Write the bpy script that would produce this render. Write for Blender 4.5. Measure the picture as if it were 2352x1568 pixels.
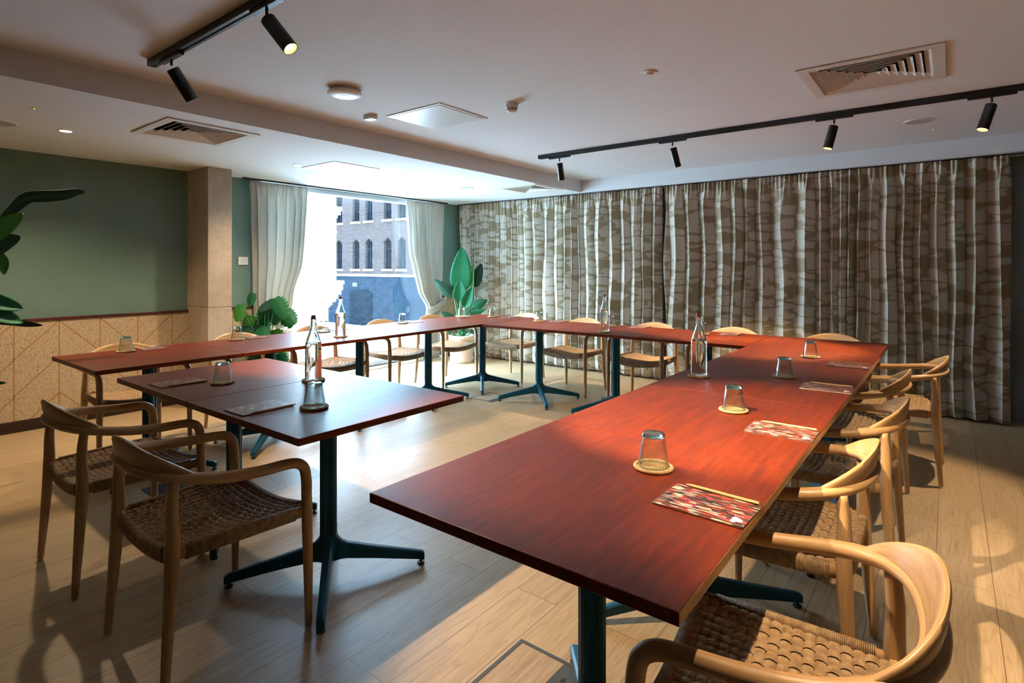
import bpy, bmesh, math, random
from math import sin, cos, pi, radians as R
from mathutils import Vector, Matrix, noise

for o in list(bpy.data.objects): bpy.data.objects.remove(o)
SC = bpy.context.scene
COL = SC.collection
rnd = random.Random(7)

# ------------------------------------------------------------------ camera
cam = bpy.data.cameras.new('camera'); camo = bpy.data.objects.new('camera', cam); COL.objects.link(camo)
camo.location = (0, 0, 1.309); camo.rotation_euler = (R(90), 0, 0.661)
cam.sensor_width = 36; cam.lens = 36 * 1295 / 2352; cam.shift_y = -171 / 2352
cam.clip_start = 0.03; cam.clip_end = 200
SC.camera = camo
# ------------------------------------------------------------------ colour management
SC.view_settings.view_transform = 'Standard'; SC.view_settings.look = 'None'
SC.view_settings.exposure = 0.26; SC.view_settings.gamma = 1; SC.view_settings.use_curve_mapping = False
# ------------------------------------------------------------------ world (bright overcast daylight outside)
w = bpy.data.worlds.new('daylight'); SC.world = w; w.use_nodes = True
bg = w.node_tree.nodes['Background']; bg.inputs[0].default_value = (0.46, 0.72, 1.0, 1); bg.inputs[1].default_value = 44
# sun on the far side of the street (never enters the room: its window faces away from it)
sl = bpy.data.lights.new('sun', 'SUN'); sl.energy = 85; sl.angle = R(1); sl.color = (.82, .92, 1)
so = bpy.data.objects.new('sun', sl); COL.objects.link(so)
so.rotation_euler = Vector((-.75, -.25, -.62)).to_track_quat('-Z', 'Y').to_euler()
# portal in the window opening (guides daylight sampling only)
pl = bpy.data.lights.new('window_portal', 'AREA'); pl.shape = 'RECTANGLE'; pl.size = 2.75; pl.size_y = 2.15
pl.cycles.is_portal = True
po = bpy.data.objects.new('window_portal', pl); COL.objects.link(po)
po.location = (-6.0, 4.42, 1.12); po.rotation_euler = Vector((1, 0, 0)).to_track_quat('-Z', 'Z').to_euler()

SPOT_W = 230.0; DOWN_W = 125.0
WARM = (1.0, .75, .48)

# room constants
WX = -5.86; BY = 6.36; ZL = 2.24; ZH = 2.385; SX = -3.64; FY = 6.08; TZ = 0.749
RX = 3.0; NY = -2.6

# ================================================================== node helpers
def mat(name, col=(.8, .8, .8), rough=.5, spec=.5, metal=0.0):
    m = bpy.data.materials.new(name); m.use_nodes = True
    b = m.node_tree.nodes['Principled BSDF']
    b.inputs['Base Color'].default_value = (*col, 1); b.inputs['Roughness'].default_value = rough
    b.inputs['Specular IOR Level'].default_value = spec; b.inputs['Metallic'].default_value = metal
    return m
def N(m, t, **kw):
    n = m.node_tree.nodes.new(t)
    for k, v in kw.items():
        if k.startswith('i_'):
            key = k[2:]; key = int(key) if key.isdigit() else key.replace('_', ' ')
            n.inputs[key].default_value = v
        else: setattr(n, k, v)
    return n
def L(m, a, b): m.node_tree.links.new(a, b)
def B(m): return m.node_tree.nodes['Principled BSDF']
def coords(m, kind='Object', scale=(1, 1, 1), rot=(0, 0, 0), loc=(0, 0, 0)):
    tc = N(m, 'ShaderNodeTexCoord'); mp = N(m, 'ShaderNodeMapping')
    mp.inputs['Scale'].default_value = scale; mp.inputs['Rotation'].default_value = rot; mp.inputs['Location'].default_value = loc
    L(m, tc.outputs[kind], mp.inputs[0]); return mp.outputs[0]
def ramp(m, fac, stops, interp='LINEAR'):
    r = N(m, 'ShaderNodeValToRGB'); r.color_ramp.interpolation = interp
    el = r.color_ramp.elements
    while len(el) < len(stops): el.new(.5)
    for e, (p, c) in zip(el, stops): e.position = p; e.color = (*c, 1)
    L(m, fac, r.inputs[0]); return r.outputs[0]
def mixc(m, fac, a, b, mode='MIX'):
    n = N(m, 'ShaderNodeMix', data_type='RGBA', blend_type=mode)
    for sock, v in ((n.inputs[0], fac), (n.inputs[6], a), (n.inputs[7], b)):
        if hasattr(v, 'links'): L(m, v, sock)
        elif isinstance(v, (int, float)): sock.default_value = v
        else: sock.default_value = (*v, 1)
    return n.outputs[2]
def bump(m, h, strength=.3, dist=.002):
    b = N(m, 'ShaderNodeBump'); b.inputs['Strength'].default_value = strength; b.inputs['Distance'].default_value = dist
    L(m, h, b.inputs['Height']); L(m, b.outputs[0], B(m).inputs['Normal'])
def noise_t(m, vec, scale, detail=3, rough=.5, dist=0, dims='3D'):
    n = N(m, 'ShaderNodeTexNoise', noise_dimensions=dims); n.inputs['Scale'].default_value = scale; n.inputs['Detail'].default_value = detail
    n.inputs['Roughness'].default_value = rough; n.inputs['Distortion'].default_value = dist
    L(m, vec, n.inputs['Vector']); return n

# ------------------------------------------------------------------ materials
def wood(name, dark, light, axis='Y', rough=.45, scale=1.0, coat=0.0, contrast=1.0, coords_kind='Object'):
    m = mat(name, light, rough)
    sc = {'X': (2.2, 34, 34), 'Y': (34, 2.2, 34), 'Z': (34, 34, 2.2)}[axis]
    v = coords(m, coords_kind, tuple(s * scale for s in sc))
    oi = N(m, 'ShaderNodeObjectInfo')
    add = N(m, 'ShaderNodeVectorMath', operation='ADD')
    sc2 = N(m, 'ShaderNodeVectorMath', operation='SCALE'); L(m, oi.outputs['Location'], sc2.inputs[0]); sc2.inputs['Scale'].default_value = 3.7
    L(m, v, add.inputs[0]); L(m, sc2.outputs[0], add.inputs[1]); v = add.outputs[0]
    n1 = noise_t(m, v, 1.3, 5, .6, .6); n2 = noise_t(m, v, 7, 3, .6)
    c = ramp(m, n1.outputs[0], [(.30, dark), (.66, light)])
    c2 = ramp(m, n2.outputs[0], [(.35, (.62, .62, .62)), (.6, (1, 1, 1))])
    L(m, mixc(m, .55 * contrast, c, c2, 'MULTIPLY'), B(m).inputs['Base Color'])
    bump(m, n2.outputs[0], .12, .001)
    B(m).inputs['Coat Weight'].default_value = coat; B(m).inputs['Coat Roughness'].default_value = .22
    return m
M = {}
M['mahogany'] = wood('mahogany_stained_oak', (.095, .0135, .0032), (.178, .0268, .0040), 'Y', .42, 1.2, .0)
B(M['mahogany']).inputs['Specular IOR Level'].default_value = .22
M['raw_edge'] = wood('raw_oak_edge', (.22, .10, .03), (.50, .27, .09), 'Y', .5, 1)
M['oak'] = wood('light_oak', (.34, .185, .075), (.55, .335, .15), 'Z', .42, .8, .05, .7)
M['oak_bent'] = wood('bent_light_oak', (.34, .185, .075), (.55, .335, .15), 'X', .42, .8, .05, .7, 'UV')
M['oak_bent'].node_tree.nodes['Mapping'].inputs['Scale'].default_value = (2.2, 4, 1)
M['rail_wood'] = wood('dark_mahogany_trim', (.045, .008, .005), (.10, .02, .01), 'Y', .4)
M['base_wood'] = wood('dark_brown_baseboard', (.018, .006, .004), (.04, .012, .008), 'Y', .4)
M['pencil'] = mat('natural_pencil', (.62, .42, .19), .5)
M['graphite'] = mat('graphite', (.03, .03, .03), .4)
M['steel_blue'] = mat('teal_blue_powder_coat', (.002, .080, .145), .42, .3)
M['black'] = mat('black_metal', (.006, .006, .006), .45)
M['rubber'] = mat('black_rubber', (.012, .012, .013), .6)
M['chrome'] = mat('brushed_metal', (.55, .55, .55), .3, metal=1)
M['white'] = mat('white_plastic', (.78, .77, .75), .4)
M['vent'] = mat('white_vent_metal', (.66, .64, .60), .5)
M['dark'] = mat('dark_void', (.004, .004, .005), .9)
M['grey_panel'] = mat('pale_grey_panel', (.70, .72, .73), .28)
M['aluminium'] = mat('powder_grey_frame', (.50, .54, .58), .4)
M['frame_white'] = mat('white_sill', (.75, .76, .78), .5)
M['paper'] = mat('white_ink', (.85, .83, .80), .5)
M['box_dark'] = mat('floor_box_frame', (.055, .06, .055), .5)
M['soil'] = mat('soil', (.03, .018, .01), .95)

def paint(name, col, var=.12, rough=.75, b=.08):
    m = mat(name, col, rough)
    v = coords(m); n1 = noise_t(m, v, 1.6, 4, .6, .3); n2 = noise_t(m, v, 90, 2)
    lo = tuple(c * (1 - var) for c in col); hi = tuple(min(1, c * (1 + var)) for c in col)
    L(m, ramp(m, n1.outputs[0], [(.3, lo), (.7, hi)]), B(m).inputs['Base Color'])
    bump(m, n2.outputs[0], b, .001); return m
M['ceiling'] = paint('white_ceiling_paint', (.73, .765, .795), .015, .85, .02)
M['teal'] = paint('grey_green_limewash', (.150, .250, .210), .10)
M['concrete'] = mat('warm_concrete', (.5, .4, .3), .8)
m = M['concrete']; v = coords(m); n1 = noise_t(m, v, 3, 6, .65, .5); n2 = noise_t(m, v, 26, 4, .7)
c = ramp(m, n1.outputs[0], [(.25, (.37, .30, .225)), (.75, (.58, .49, .39))])
L(m, mixc(m, .35, c, ramp(m, n2.outputs[0], [(.3, (.6, .6, .6)), (.6, (1, 1, 1))]), 'MULTIPLY'), B(m).inputs['Base Color']); bump(m, n2.outputs[0], .25, .002)
M['panel'] = mat('textured_cream_panel', (.5, .4, .27), .85)
m = M['panel']; v = coords(m); n1 = noise_t(m, v, 75, 5, .75, .8); n2 = noise_t(m, v, 2, 3)
c = ramp(m, n1.outputs[0], [(.36, (.30, .21, .12)), (.52, (.60, .46, .30))])
L(m, mixc(m, .25, c, ramp(m, n2.outputs[0], [(.3, (.75, .72, .68)), (.7, (1, 1, 1))]), 'MULTIPLY'), B(m).inputs['Base Color']); bump(m, n1.outputs[0], .5, .003)
M['groove'] = mat('ochre_groove', (.36, .21, .075), .8)
M['terracotta'] = mat('pale_terracotta', (.62, .45, .33), .8)
m = M['terracotta']; v = coords(m); n1 = noise_t(m, v, 6, 4)
L(m, ramp(m, n1.outputs[0], [(.3, (.55, .38, .27)), (.75, (.70, .58, .47))]), B(m).inputs['Base Color'])
M['pot_grey'] = paint('grey_planter', (.36, .37, .37), .1)

# oak floor: planks run along Y
m = M['floor'] = mat('oak_plank_floor', (.5, .35, .2), .38)
tc = N(m, 'ShaderNodeTexCoord'); sp = N(m, 'ShaderNodeSeparateXYZ'); L(m, tc.outputs['Object'], sp.inputs[0])
cb = N(m, 'ShaderNodeCombineXYZ'); ax = N(m, 'ShaderNodeMath', operation='ADD'); ax.inputs[1].default_value = 20.02
ay = N(m, 'ShaderNodeMath', operation='ADD'); ay.inputs[1].default_value = 20.13
L(m, sp.outputs[0], ax.inputs[0]); L(m, sp.outputs[1], ay.inputs[0]); L(m, ay.outputs[0], cb.inputs[0]); L(m, ax.outputs[0], cb.inputs[1])
bk = N(m, 'ShaderNodeTexBrick', offset=.37, offset_frequency=2); L(m, cb.outputs[0], bk.inputs[0])
for k, v_ in (('Scale', 1), ('Mortar Size', .0011), ('Mortar Smooth', .1), ('Brick Width', 1.83), ('Row Height', .192)): bk.inputs[k].default_value = v_
bk.inputs['Color1'].default_value = (0, 0, 0, 1); bk.inputs['Color2'].default_value = (1, 1, 1, 1); bk.inputs['Mortar'].default_value = (.5, .5, .5, 1)
mul = N(m, 'ShaderNodeMath', operation='MULTIPLY'); mul.inputs[1].default_value = 37.0; L(m, bk.outputs['Color'], mul.inputs[0])
vg = coords(m, 'Object', (26, 1.3, 1)); g1 = noise_t(m, vg, 1.6, 6, .62, .9, '4D'); L(m, mul.outputs[0], g1.inputs['W'])
vg2 = coords(m, 'Object', (150, 5, 1)); g2 = noise_t(m, vg2, 1.2, 3, .6, 0, '4D'); L(m, mul.outputs[0], g2.inputs['W'])
vg3 = coords(m, 'Object', (9, 1.0, 1)); g3 = noise_t(m, vg3, .9, 2, .5, 0, '4D'); L(m, mul.outputs[0], g3.inputs['W'])
rg = N(m, 'ShaderNodeMath', operation='MULTIPLY'); rg.inputs[1].default_value = 16; L(m, g3.outputs[0], rg.inputs[0])
fr = N(m, 'ShaderNodeMath', operation='FRACT'); L(m, rg.outputs[0], fr.inputs[0])
ring = ramp(m, fr.outputs[0], [(0, (.80, .76, .70)), (.25, (1, 1, 1)), (.9, (1, 1, 1)), (1, (.80, .76, .70))])
c = ramp(m, g1.outputs[0], [(.28, (.45, .313, .165)), (.68, (.56, .410, .238))])
c = mixc(m, .55, c, ramp(m, g2.outputs[0], [(.36, (.72, .68, .64)), (.56, (1, 1, 1))]), 'MULTIPLY')
c = mixc(m, .6, c, ring, 'MULTIPLY')
c = mixc(m, .5, c, ramp(m, bk.outputs['Color'], [(0, (.80, .79, .78)), (1, (1.0, 1.0, 1.0))]), 'MULTIPLY')
c = mixc(m, bk.outputs['Fac'], c, (.10, .055, .025))
L(m, c, B(m).inputs['Base Color']); bump(m, g2.outputs[0], .10, .001)
rr = N(m, 'ShaderNodeMapRange'); L(m, g1.outputs[0], rr.inputs[0]); rr.inputs[3].default_value = .30; rr.inputs[4].default_value = .46; L(m, rr.outputs[0], B(m).inputs['Roughness'])

# paper cord
m = M['cord'] = mat('paper_cord', (.40, .27, .15), .8)
v = coords(m, 'Object', (1, 1, 1))
wv = N(m, 'ShaderNodeTexWave', bands_direction='DIAGONAL'); wv.inputs['Scale'].default_value = 120; wv.inputs['Distortion'].default_value = .4; L(m, v, wv.inputs[0])
n1 = noise_t(m, v, 60, 3)
c = mixc(m, .45, ramp(m, n1.outputs[0], [(.3, (.25, .145, .066)), (.7, (.46, .30, .15))]), ramp(m, wv.outputs['Color'], [(0, (.55, .5, .45)), (.5, (1, 1, 1))]), 'MULTIPLY')
L(m, c, B(m).inputs['Base Color']); bump(m, wv.outputs['Fac'], .5, .001)
m = M['cord_wrap'] = mat('wrapped_paper_cord', (.40, .27, .15), .8)
sx = coords(m, 'UV'); wv = N(m, 'ShaderNodeTexWave', bands_direction='X'); wv.inputs['Scale'].default_value = 75; wv.inputs['Distortion'].default_value = .3; L(m, sx, wv.inputs[0])
n1 = noise_t(m, coords(m), 60, 3)
c = mixc(m, .75, ramp(m, n1.outputs[0], [(.3, (.25, .145, .066)), (.7, (.46, .30, .15))]), ramp(m, wv.outputs['Color'], [(0, (.30, .26, .22)), (.45, (1, 1, 1))]), 'MULTIPLY')
L(m, c, B(m).inputs['Base Color']); bump(m, wv.outputs['Fac'], .6, .0015)
m = M['coaster'] = mat('woven_straw', (.55, .36, .16), .8)
n1 = noise_t(m, coords(m), 300, 2); L(m, ramp(m, n1.outputs[0], [(.35, (.38, .22, .085)), (.65, (.66, .46, .23))]), B(m).inputs['Base Color']); bump(m, n1.outputs[0], .6, .001)

# patterned curtain fabric
def fabric(name, base, pattern=None):
    m = mat(name, base, .9, .1)
    v = coords(m, 'UV', (420, 420, 1)); n0 = noise_t(m, v, 1, 2)
    weave = ramp(m, n0.outputs[0], [(.3, (.80, .80, .80)), (.7, (1, 1, 1))])
    if pattern:
        u = coords(m, 'UV', (3.6, 10.5, 1)); nd = noise_t(m, u, 1.3, 3, .55)
        ad = N(m, 'ShaderNodeVectorMath', operation='MULTIPLY_ADD'); ad.inputs[1].default_value = (1.1, .85, 0); L(m, nd.outputs['Color'], ad.inputs[0]); L(m, u, ad.inputs[2])
        vo = N(m, 'ShaderNodeTexVoronoi', feature='DISTANCE_TO_EDGE', voronoi_dimensions='2D'); vo.inputs['Scale'].default_value = 1; vo.inputs['Randomness'].default_value = .85; L(m, ad.outputs[0], vo.inputs['Vector'])
        vc = N(m, 'ShaderNodeTexVoronoi', feature='F1', voronoi_dimensions='2D'); vc.inputs['Scale'].default_value = 1; vc.inputs['Randomness'].default_value = .85; L(m, ad.outputs[0], vc.inputs['Vector'])
        nk = noise_t(m, coords(m, 'UV', (5, 13, 1), loc=(3, 5, 0)), .6, 2); mm = N(m, 'ShaderNodeMath', operation='MULTIPLY_ADD'); mm.inputs[1].default_value = .75; L(m, nk.outputs[0], mm.inputs[0]); L(m, vo.outputs['Distance'], mm.inputs[2])
        e = ramp(m, mm.outputs[0], [(.455, (0, 0, 0)), (.475, (1, 1, 1))])
        sep = N(m, 'ShaderNodeSeparateColor'); L(m, vc.outputs['Color'], sep.inputs[0])
        cell = ramp(m, sep.outputs[0], [(0, (0, 0, 0)), (.13, (1, 1, 1))], 'CONSTANT')
        f = mixc(m, 1.0, e, cell, 'MULTIPLY')
        c = mixc(m, f, pattern, base)
    else: c = mixc(m, .5, base, base)
    L(m, mixc(m, .6, c, weave, 'MULTIPLY'), B(m).inputs['Base Color']); bump(m, n0.outputs[0], .3, .001)
    B(m).inputs['Sheen Weight'].default_value = .15
    return m
M['curtain_pattern'] = fabric('patterned_linen', (.50, .45, .375), (.30, .245, .16))
M['curtain_plain'] = fabric('plain_linen', (.60, .58, .53))
nt = M['curtain_plain'].node_tree; tr = nt.nodes.new('ShaderNodeBsdfTranslucent'); tr.inputs[0].default_value = (.6, .58, .52, 1)
mx = nt.nodes.new('ShaderNodeMixShader'); mx.inputs[0].default_value = .22; out = nt.nodes['Material Output']
nt.links.new(B(M['curtain_plain']).outputs[0], mx.inputs[1]); nt.links.new(tr.outputs[0], mx.inputs[2]); nt.links.new(mx.outputs[0], out.inputs[0])

# notepad cover
m = M['cover'] = mat('printed_notepad_cover', (.4, .1, .1), .35)
v = coords(m, 'Object', (42, 210, 1)); nd = noise_t(m, v, .5, 2, .5)
ad = N(m, 'ShaderNodeVectorMath', operation='MULTIPLY_ADD'); ad.inputs[1].default_value = (1.0, 1.0, 0); L(m, nd.outputs['Color'], ad.inputs[0]); L(m, v, ad.inputs[2])
oi = N(m, 'ShaderNodeObjectInfo'); a2 = N(m, 'ShaderNodeVectorMath', operation='ADD'); L(m, ad.outputs[0], a2.inputs[0]); L(m, oi.outputs['Location'], a2.inputs[1])
vo = N(m, 'ShaderNodeTexVoronoi', feature='F1', voronoi_dimensions='2D'); vo.inputs['Scale'].default_value = 1.15; L(m, a2.outputs[0], vo.inputs['Vector'])
sep = N(m, 'ShaderNodeSeparateColor'); L(m, vo.outputs['Color'], sep.inputs[0])
pal = ramp(m, sep.outputs[0], [(0, (.030, .035, .025)), (.20, (.42, .035, .03)), (.34, (.07, .025, .07)), (.43, (.30, .07, .035)), (.60, (.66, .50, .36)), (.68, (.10, .05, .03)), (.84, (.45, .54, .54)), (.92, (.60, .13, .11))], 'CONSTANT')
L(m, mixc(m, .6, pal, ramp(m, vo.outputs['Distance'], [(.1, (.92, .92, .92)), (.6, (.30, .26, .26))]), 'MULTIPLY'), B(m).inputs['Base Color'])

# leaves
def leafm(name, a, b, rough=.35):
    m = mat(name, a, .5, .22); v = coords(m, 'UV', (1, 22, 1)); n = noise_t(m, v, 3, 3)
    wv = N(m, 'ShaderNodeTexWave', bands_direction='Y'); wv.inputs['Scale'].default_value = 1; wv.inputs['Distortion'].default_value = .6; L(m, v, wv.inputs[0])
    L(m, mixc(m, wv.outputs['Fac'], a, b), B(m).inputs['Base Color']); bump(m, wv.outputs['Fac'], .15, .002)
    return m
M['leaf_emerald'] = leafm('emerald_leaf', (.008, .090, .036), (.014, .135, .052))
M['leaf_dark'] = leafm('dark_leaf', (.006, .035, .018), (.012, .055, .025))
M['leaf_bright'] = leafm('bright_leaf', (.03, .16, .02), (.05, .22, .03))
M['stem'] = mat('green_stem', (.06, .24, .09), .45)
M['cork'] = mat('terracotta_rubber_stopper', (.42, .12, .07), .55)

def facing_ramp(nt, lo, hi):
    l_ = nt.nodes.new('ShaderNodeLayerWeight'); l_.inputs[0].default_value = .5; r_ = nt.nodes.new('ShaderNodeValToRGB'); e = r_.color_ramp.elements
    e[0].position = .45; e[0].color = (lo, lo, lo, 1); e[1].position = 1; e[1].color = (hi, hi, hi, 1); nt.links.new(l_.outputs['Facing'], r_.inputs[0]); return r_
def glass(name, col, ior=1.5):
    m = bpy.data.materials.new(name); m.use_nodes = True; nt = m.node_tree; nt.nodes.remove(nt.nodes['Principled BSDF'])
    g = nt.nodes.new('ShaderNodeBsdfGlass'); g.inputs['Color'].default_value = (*col, 1); g.inputs['Roughness'].default_value = 0; g.inputs['IOR'].default_value = ior
    nt.links.new(g.outputs[0], nt.nodes['Material Output'].inputs[0]); return m
M['glass_green'] = glass('blue_green_thick_glass', (.84, .955, .95), 1.45)
M['glass'] = glass('clear_recycled_glass', (.97, .99, .985), 1.46)
m = M['tumbler'] = bpy.data.materials.new('thin_tumbler_glass'); m.use_nodes = True; nt = m.node_tree; nt.nodes.remove(nt.nodes['Principled BSDF'])
t = nt.nodes.new('ShaderNodeBsdfTransparent'); g = nt.nodes.new('ShaderNodeBsdfGlossy'); g.inputs['Roughness'].default_value = .03
lw = nt.nodes.new('ShaderNodeLayerWeight'); lw.inputs[0].default_value = .42; cr_ = nt.nodes.new('ShaderNodeValToRGB'); cr_.color_ramp.elements[0].color = (.985, .995, .99, 1); cr_.color_ramp.elements[1].color = (.45, .70, .69, 1); cr_.color_ramp.elements[0].position = .25
nt.links.new(lw.outputs['Facing'], cr_.inputs[0]); nt.links.new(cr_.outputs[0], t.inputs[0])
fz = facing_ramp(nt, .10, .65); mx = nt.nodes.new('ShaderNodeMixShader')
nt.links.new(fz.outputs[0], mx.inputs[0]); nt.links.new(t.outputs[0], mx.inputs[1]); nt.links.new(g.outputs[0], mx.inputs[2]); nt.links.new(mx.outputs[0], nt.nodes['Material Output'].inputs[0])
M['water'] = glass('glass_filled_with_water', (.955, .985, .98), 1.33)
m = M['pane'] = bpy.data.materials.new('window_glass'); m.use_nodes = True; nt = m.node_tree; nt.nodes.remove(nt.nodes['Principled BSDF'])
t = nt.nodes.new('ShaderNodeBsdfTransparent'); t.inputs[0].default_value = (.93, .97, .98, 1); g = nt.nodes.new('ShaderNodeBsdfGlossy'); g.inputs['Roughness'].default_value = .01
fz = facing_ramp(nt, .05, .75); mx = nt.nodes.new('ShaderNodeMixShader')
nt.links.new(fz.outputs[0], mx.inputs[0]); nt.links.new(t.outputs[0], mx.inputs[1]); nt.links.new(g.outputs[0], mx.inputs[2]); nt.links.new(mx.outputs[0], nt.nodes['Material Output'].inputs[0])
def emit(name, col, s):
    m = bpy.data.materials.new(name); m.use_nodes = True; b = B(m); b.inputs['Base Color'].default_value = (*col, 1)
    b.inputs['Emission Color'].default_value = (*col, 1); b.inputs['Emission Strength'].default_value = s; return m
M['lamp'] = emit('lit_warm_lens', (1, .80, .52), 30)
M['reflector'] = mat('warm_reflector', (.8, .6, .3), .3)
M['downlight'] = emit('lit_downlight', (1, .88, .68), 16)
M['led'] = emit('green_led', (.3, 1, .05), 3)

# street
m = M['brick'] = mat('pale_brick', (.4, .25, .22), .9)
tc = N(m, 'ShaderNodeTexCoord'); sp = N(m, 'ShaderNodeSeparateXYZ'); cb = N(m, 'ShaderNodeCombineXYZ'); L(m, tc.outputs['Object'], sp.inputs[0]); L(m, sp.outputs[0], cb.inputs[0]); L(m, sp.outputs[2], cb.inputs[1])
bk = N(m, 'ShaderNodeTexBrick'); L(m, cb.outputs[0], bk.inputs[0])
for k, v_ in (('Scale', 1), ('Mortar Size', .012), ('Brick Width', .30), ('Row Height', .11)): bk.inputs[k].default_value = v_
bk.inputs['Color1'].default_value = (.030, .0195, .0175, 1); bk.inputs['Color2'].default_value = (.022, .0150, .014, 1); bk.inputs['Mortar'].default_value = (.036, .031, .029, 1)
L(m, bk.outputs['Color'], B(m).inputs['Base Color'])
M['white_stone'] = paint('white_stone', (.80, .79, .77), .05)
M['grey_brick'] = mat('dark_quoin_brick', (.30, .26, .27), .9)
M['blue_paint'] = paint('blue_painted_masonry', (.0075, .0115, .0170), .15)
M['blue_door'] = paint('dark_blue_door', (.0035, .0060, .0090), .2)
M['dark_pane'] = mat('street_window_pane', (.0035, .005, .007), .35)
M['sash'] = mat('street_window_sash', (.006, .008, .011), .6)
M['asphalt'] = paint('asphalt', (.5, .5, .48), .1)
M['pavement'] = paint('pavement', (.45, .46, .48), .1)
M['sign'] = mat('white_sign', (.05, .05, .05), .9)
for k_ in ('brick', 'white_stone', 'grey_brick', 'blue_paint', 'blue_door', 'dark_pane', 'sash', 'asphalt', 'pavement', 'sign'): B(M[k_]).inputs['Specular IOR Level'].default_value = 0

# ================================================================== geometry helpers
def obj(name, bm, m, parent=None, smooth=False, loc=None, bevel=0, mats=None):
    me = bpy.data.meshes.new(name); bm.normal_update()
    if smooth:
        for f in bm.faces: f.smooth = True
    bm.to_mesh(me); bm.free()
    for x in (mats or [m]): me.materials.append(M[x] if isinstance(x, str) else x)
    o = bpy.data.objects.new(name, me); COL.objects.link(o)
    if parent is not None: o.parent = parent
    if loc is not None: o.location = loc
    if bevel:
        md = o.modifiers.new('bevel', 'BEVEL'); md.width = bevel; md.segments = 2; md.limit_method = 'ANGLE'
    return o
def empty(name, label, cat, loc=(0, 0, 0), rz=0, group=None):
    o = bpy.data.objects.new(name, None); COL.objects.link(o); o.location = loc; o.rotation_euler = (0, 0, rz); o.empty_display_size = .05
    return tag(o, label, cat, group)
def tag(o, label, cat, group=None):
    o['label'] = label; o['category'] = cat
    if group: o['group'] = group
    return o
def struct(name, bm, m, label=None, **kw):
    o = obj(name, bm, m, **kw); o['kind'] = 'structure'
    if label: o['label'] = label
    return o
def dup(root, loc=None, rz=None, label=None, group=None):
    r = root.copy(); COL.objects.link(r)
    if loc is not None: r.location = loc
    if rz is not None: r.rotation_euler = (0, 0, rz)
    if label: r['label'] = label
    if group: r['group'] = group
    for ch in list(root.children):
        c = ch.copy(); COL.objects.link(c); c.parent = r
        for g in list(ch.children):
            d = g.copy(); COL.objects.link(d); d.parent = c
    return r
def box(bm, x0, x1, y0, y1, z0, z1, mi=0, mtx=None):
    vs = [bm.verts.new((x, y, z)) for z in (z0, z1) for y in (y0, y1) for x in (x0, x1)]
    fs = [(0, 2, 3, 1), (4, 5, 7, 6), (0, 1, 5, 4), (2, 6, 7, 3), (0, 4, 6, 2), (1, 3, 7, 5)]
    out = []
    for f in fs:
        fc = bm.faces.new([vs[i] for i in f]); fc.material_index = mi; out.append(fc)
    if mtx is not None: bmesh.ops.transform(bm, matrix=mtx, verts=vs)
    return vs, out
def BX(*a, **k):
    bm = bmesh.new(); box(bm, *a, **k); return bm
def lathe(bm, prof, seg=32, sides=None, close=False, mi=0, cx=0, cy=0, cz=0):
    rings = []
    for r, z in prof:
        if r < 1e-6: rings.append([bm.verts.new((cx, cy, cz + z))])
        else: rings.append([bm.verts.new((cx + r * cos(2 * pi * i / seg) , cy + r * sin(2 * pi * i / seg), cz + z)) for i in range(seg)])
    if close: rings.append(rings[0])
    for a, b in zip(rings, rings[1:]):
        for i in range(seg):
            j = (i + 1) % seg
            if len(a) == 1 and len(b) == 1: continue
            if len(a) == 1: f = bm.faces.new((a[0], b[j], b[i]))
            elif len(b) == 1: f = bm.faces.new((a[i], a[j], b[0]))
            else: f = bm.faces.new((a[i], a[j], b[j], b[i]))
            f.material_index = mi
    return bm
def catmull(pts, n):
    P = [Vector(p) for p in pts]; P = [P[0] * 2 - P[1]] + P + [P[-1] * 2 - P[-2]]; out = []
    for i in range(1, len(P) - 2):
        for k in range(n):
            t = k / n; a, b, c, d = P[i - 1], P[i], P[i + 1], P[i + 2]
            out.append(.5 * ((2 * b) + (c - a) * t + (2 * a - 5 * b + 4 * c - d) * t * t + (3 * b - a - 3 * c + d) * t ** 3))
    out.append(P[-2]); return out
def lerpl(vals, u):
    if not hasattr(vals, '__len__'): return vals
    x = u * (len(vals) - 1); i = min(int(x), len(vals) - 2); return vals[i] + (vals[i + 1] - vals[i]) * (x - i)
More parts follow.
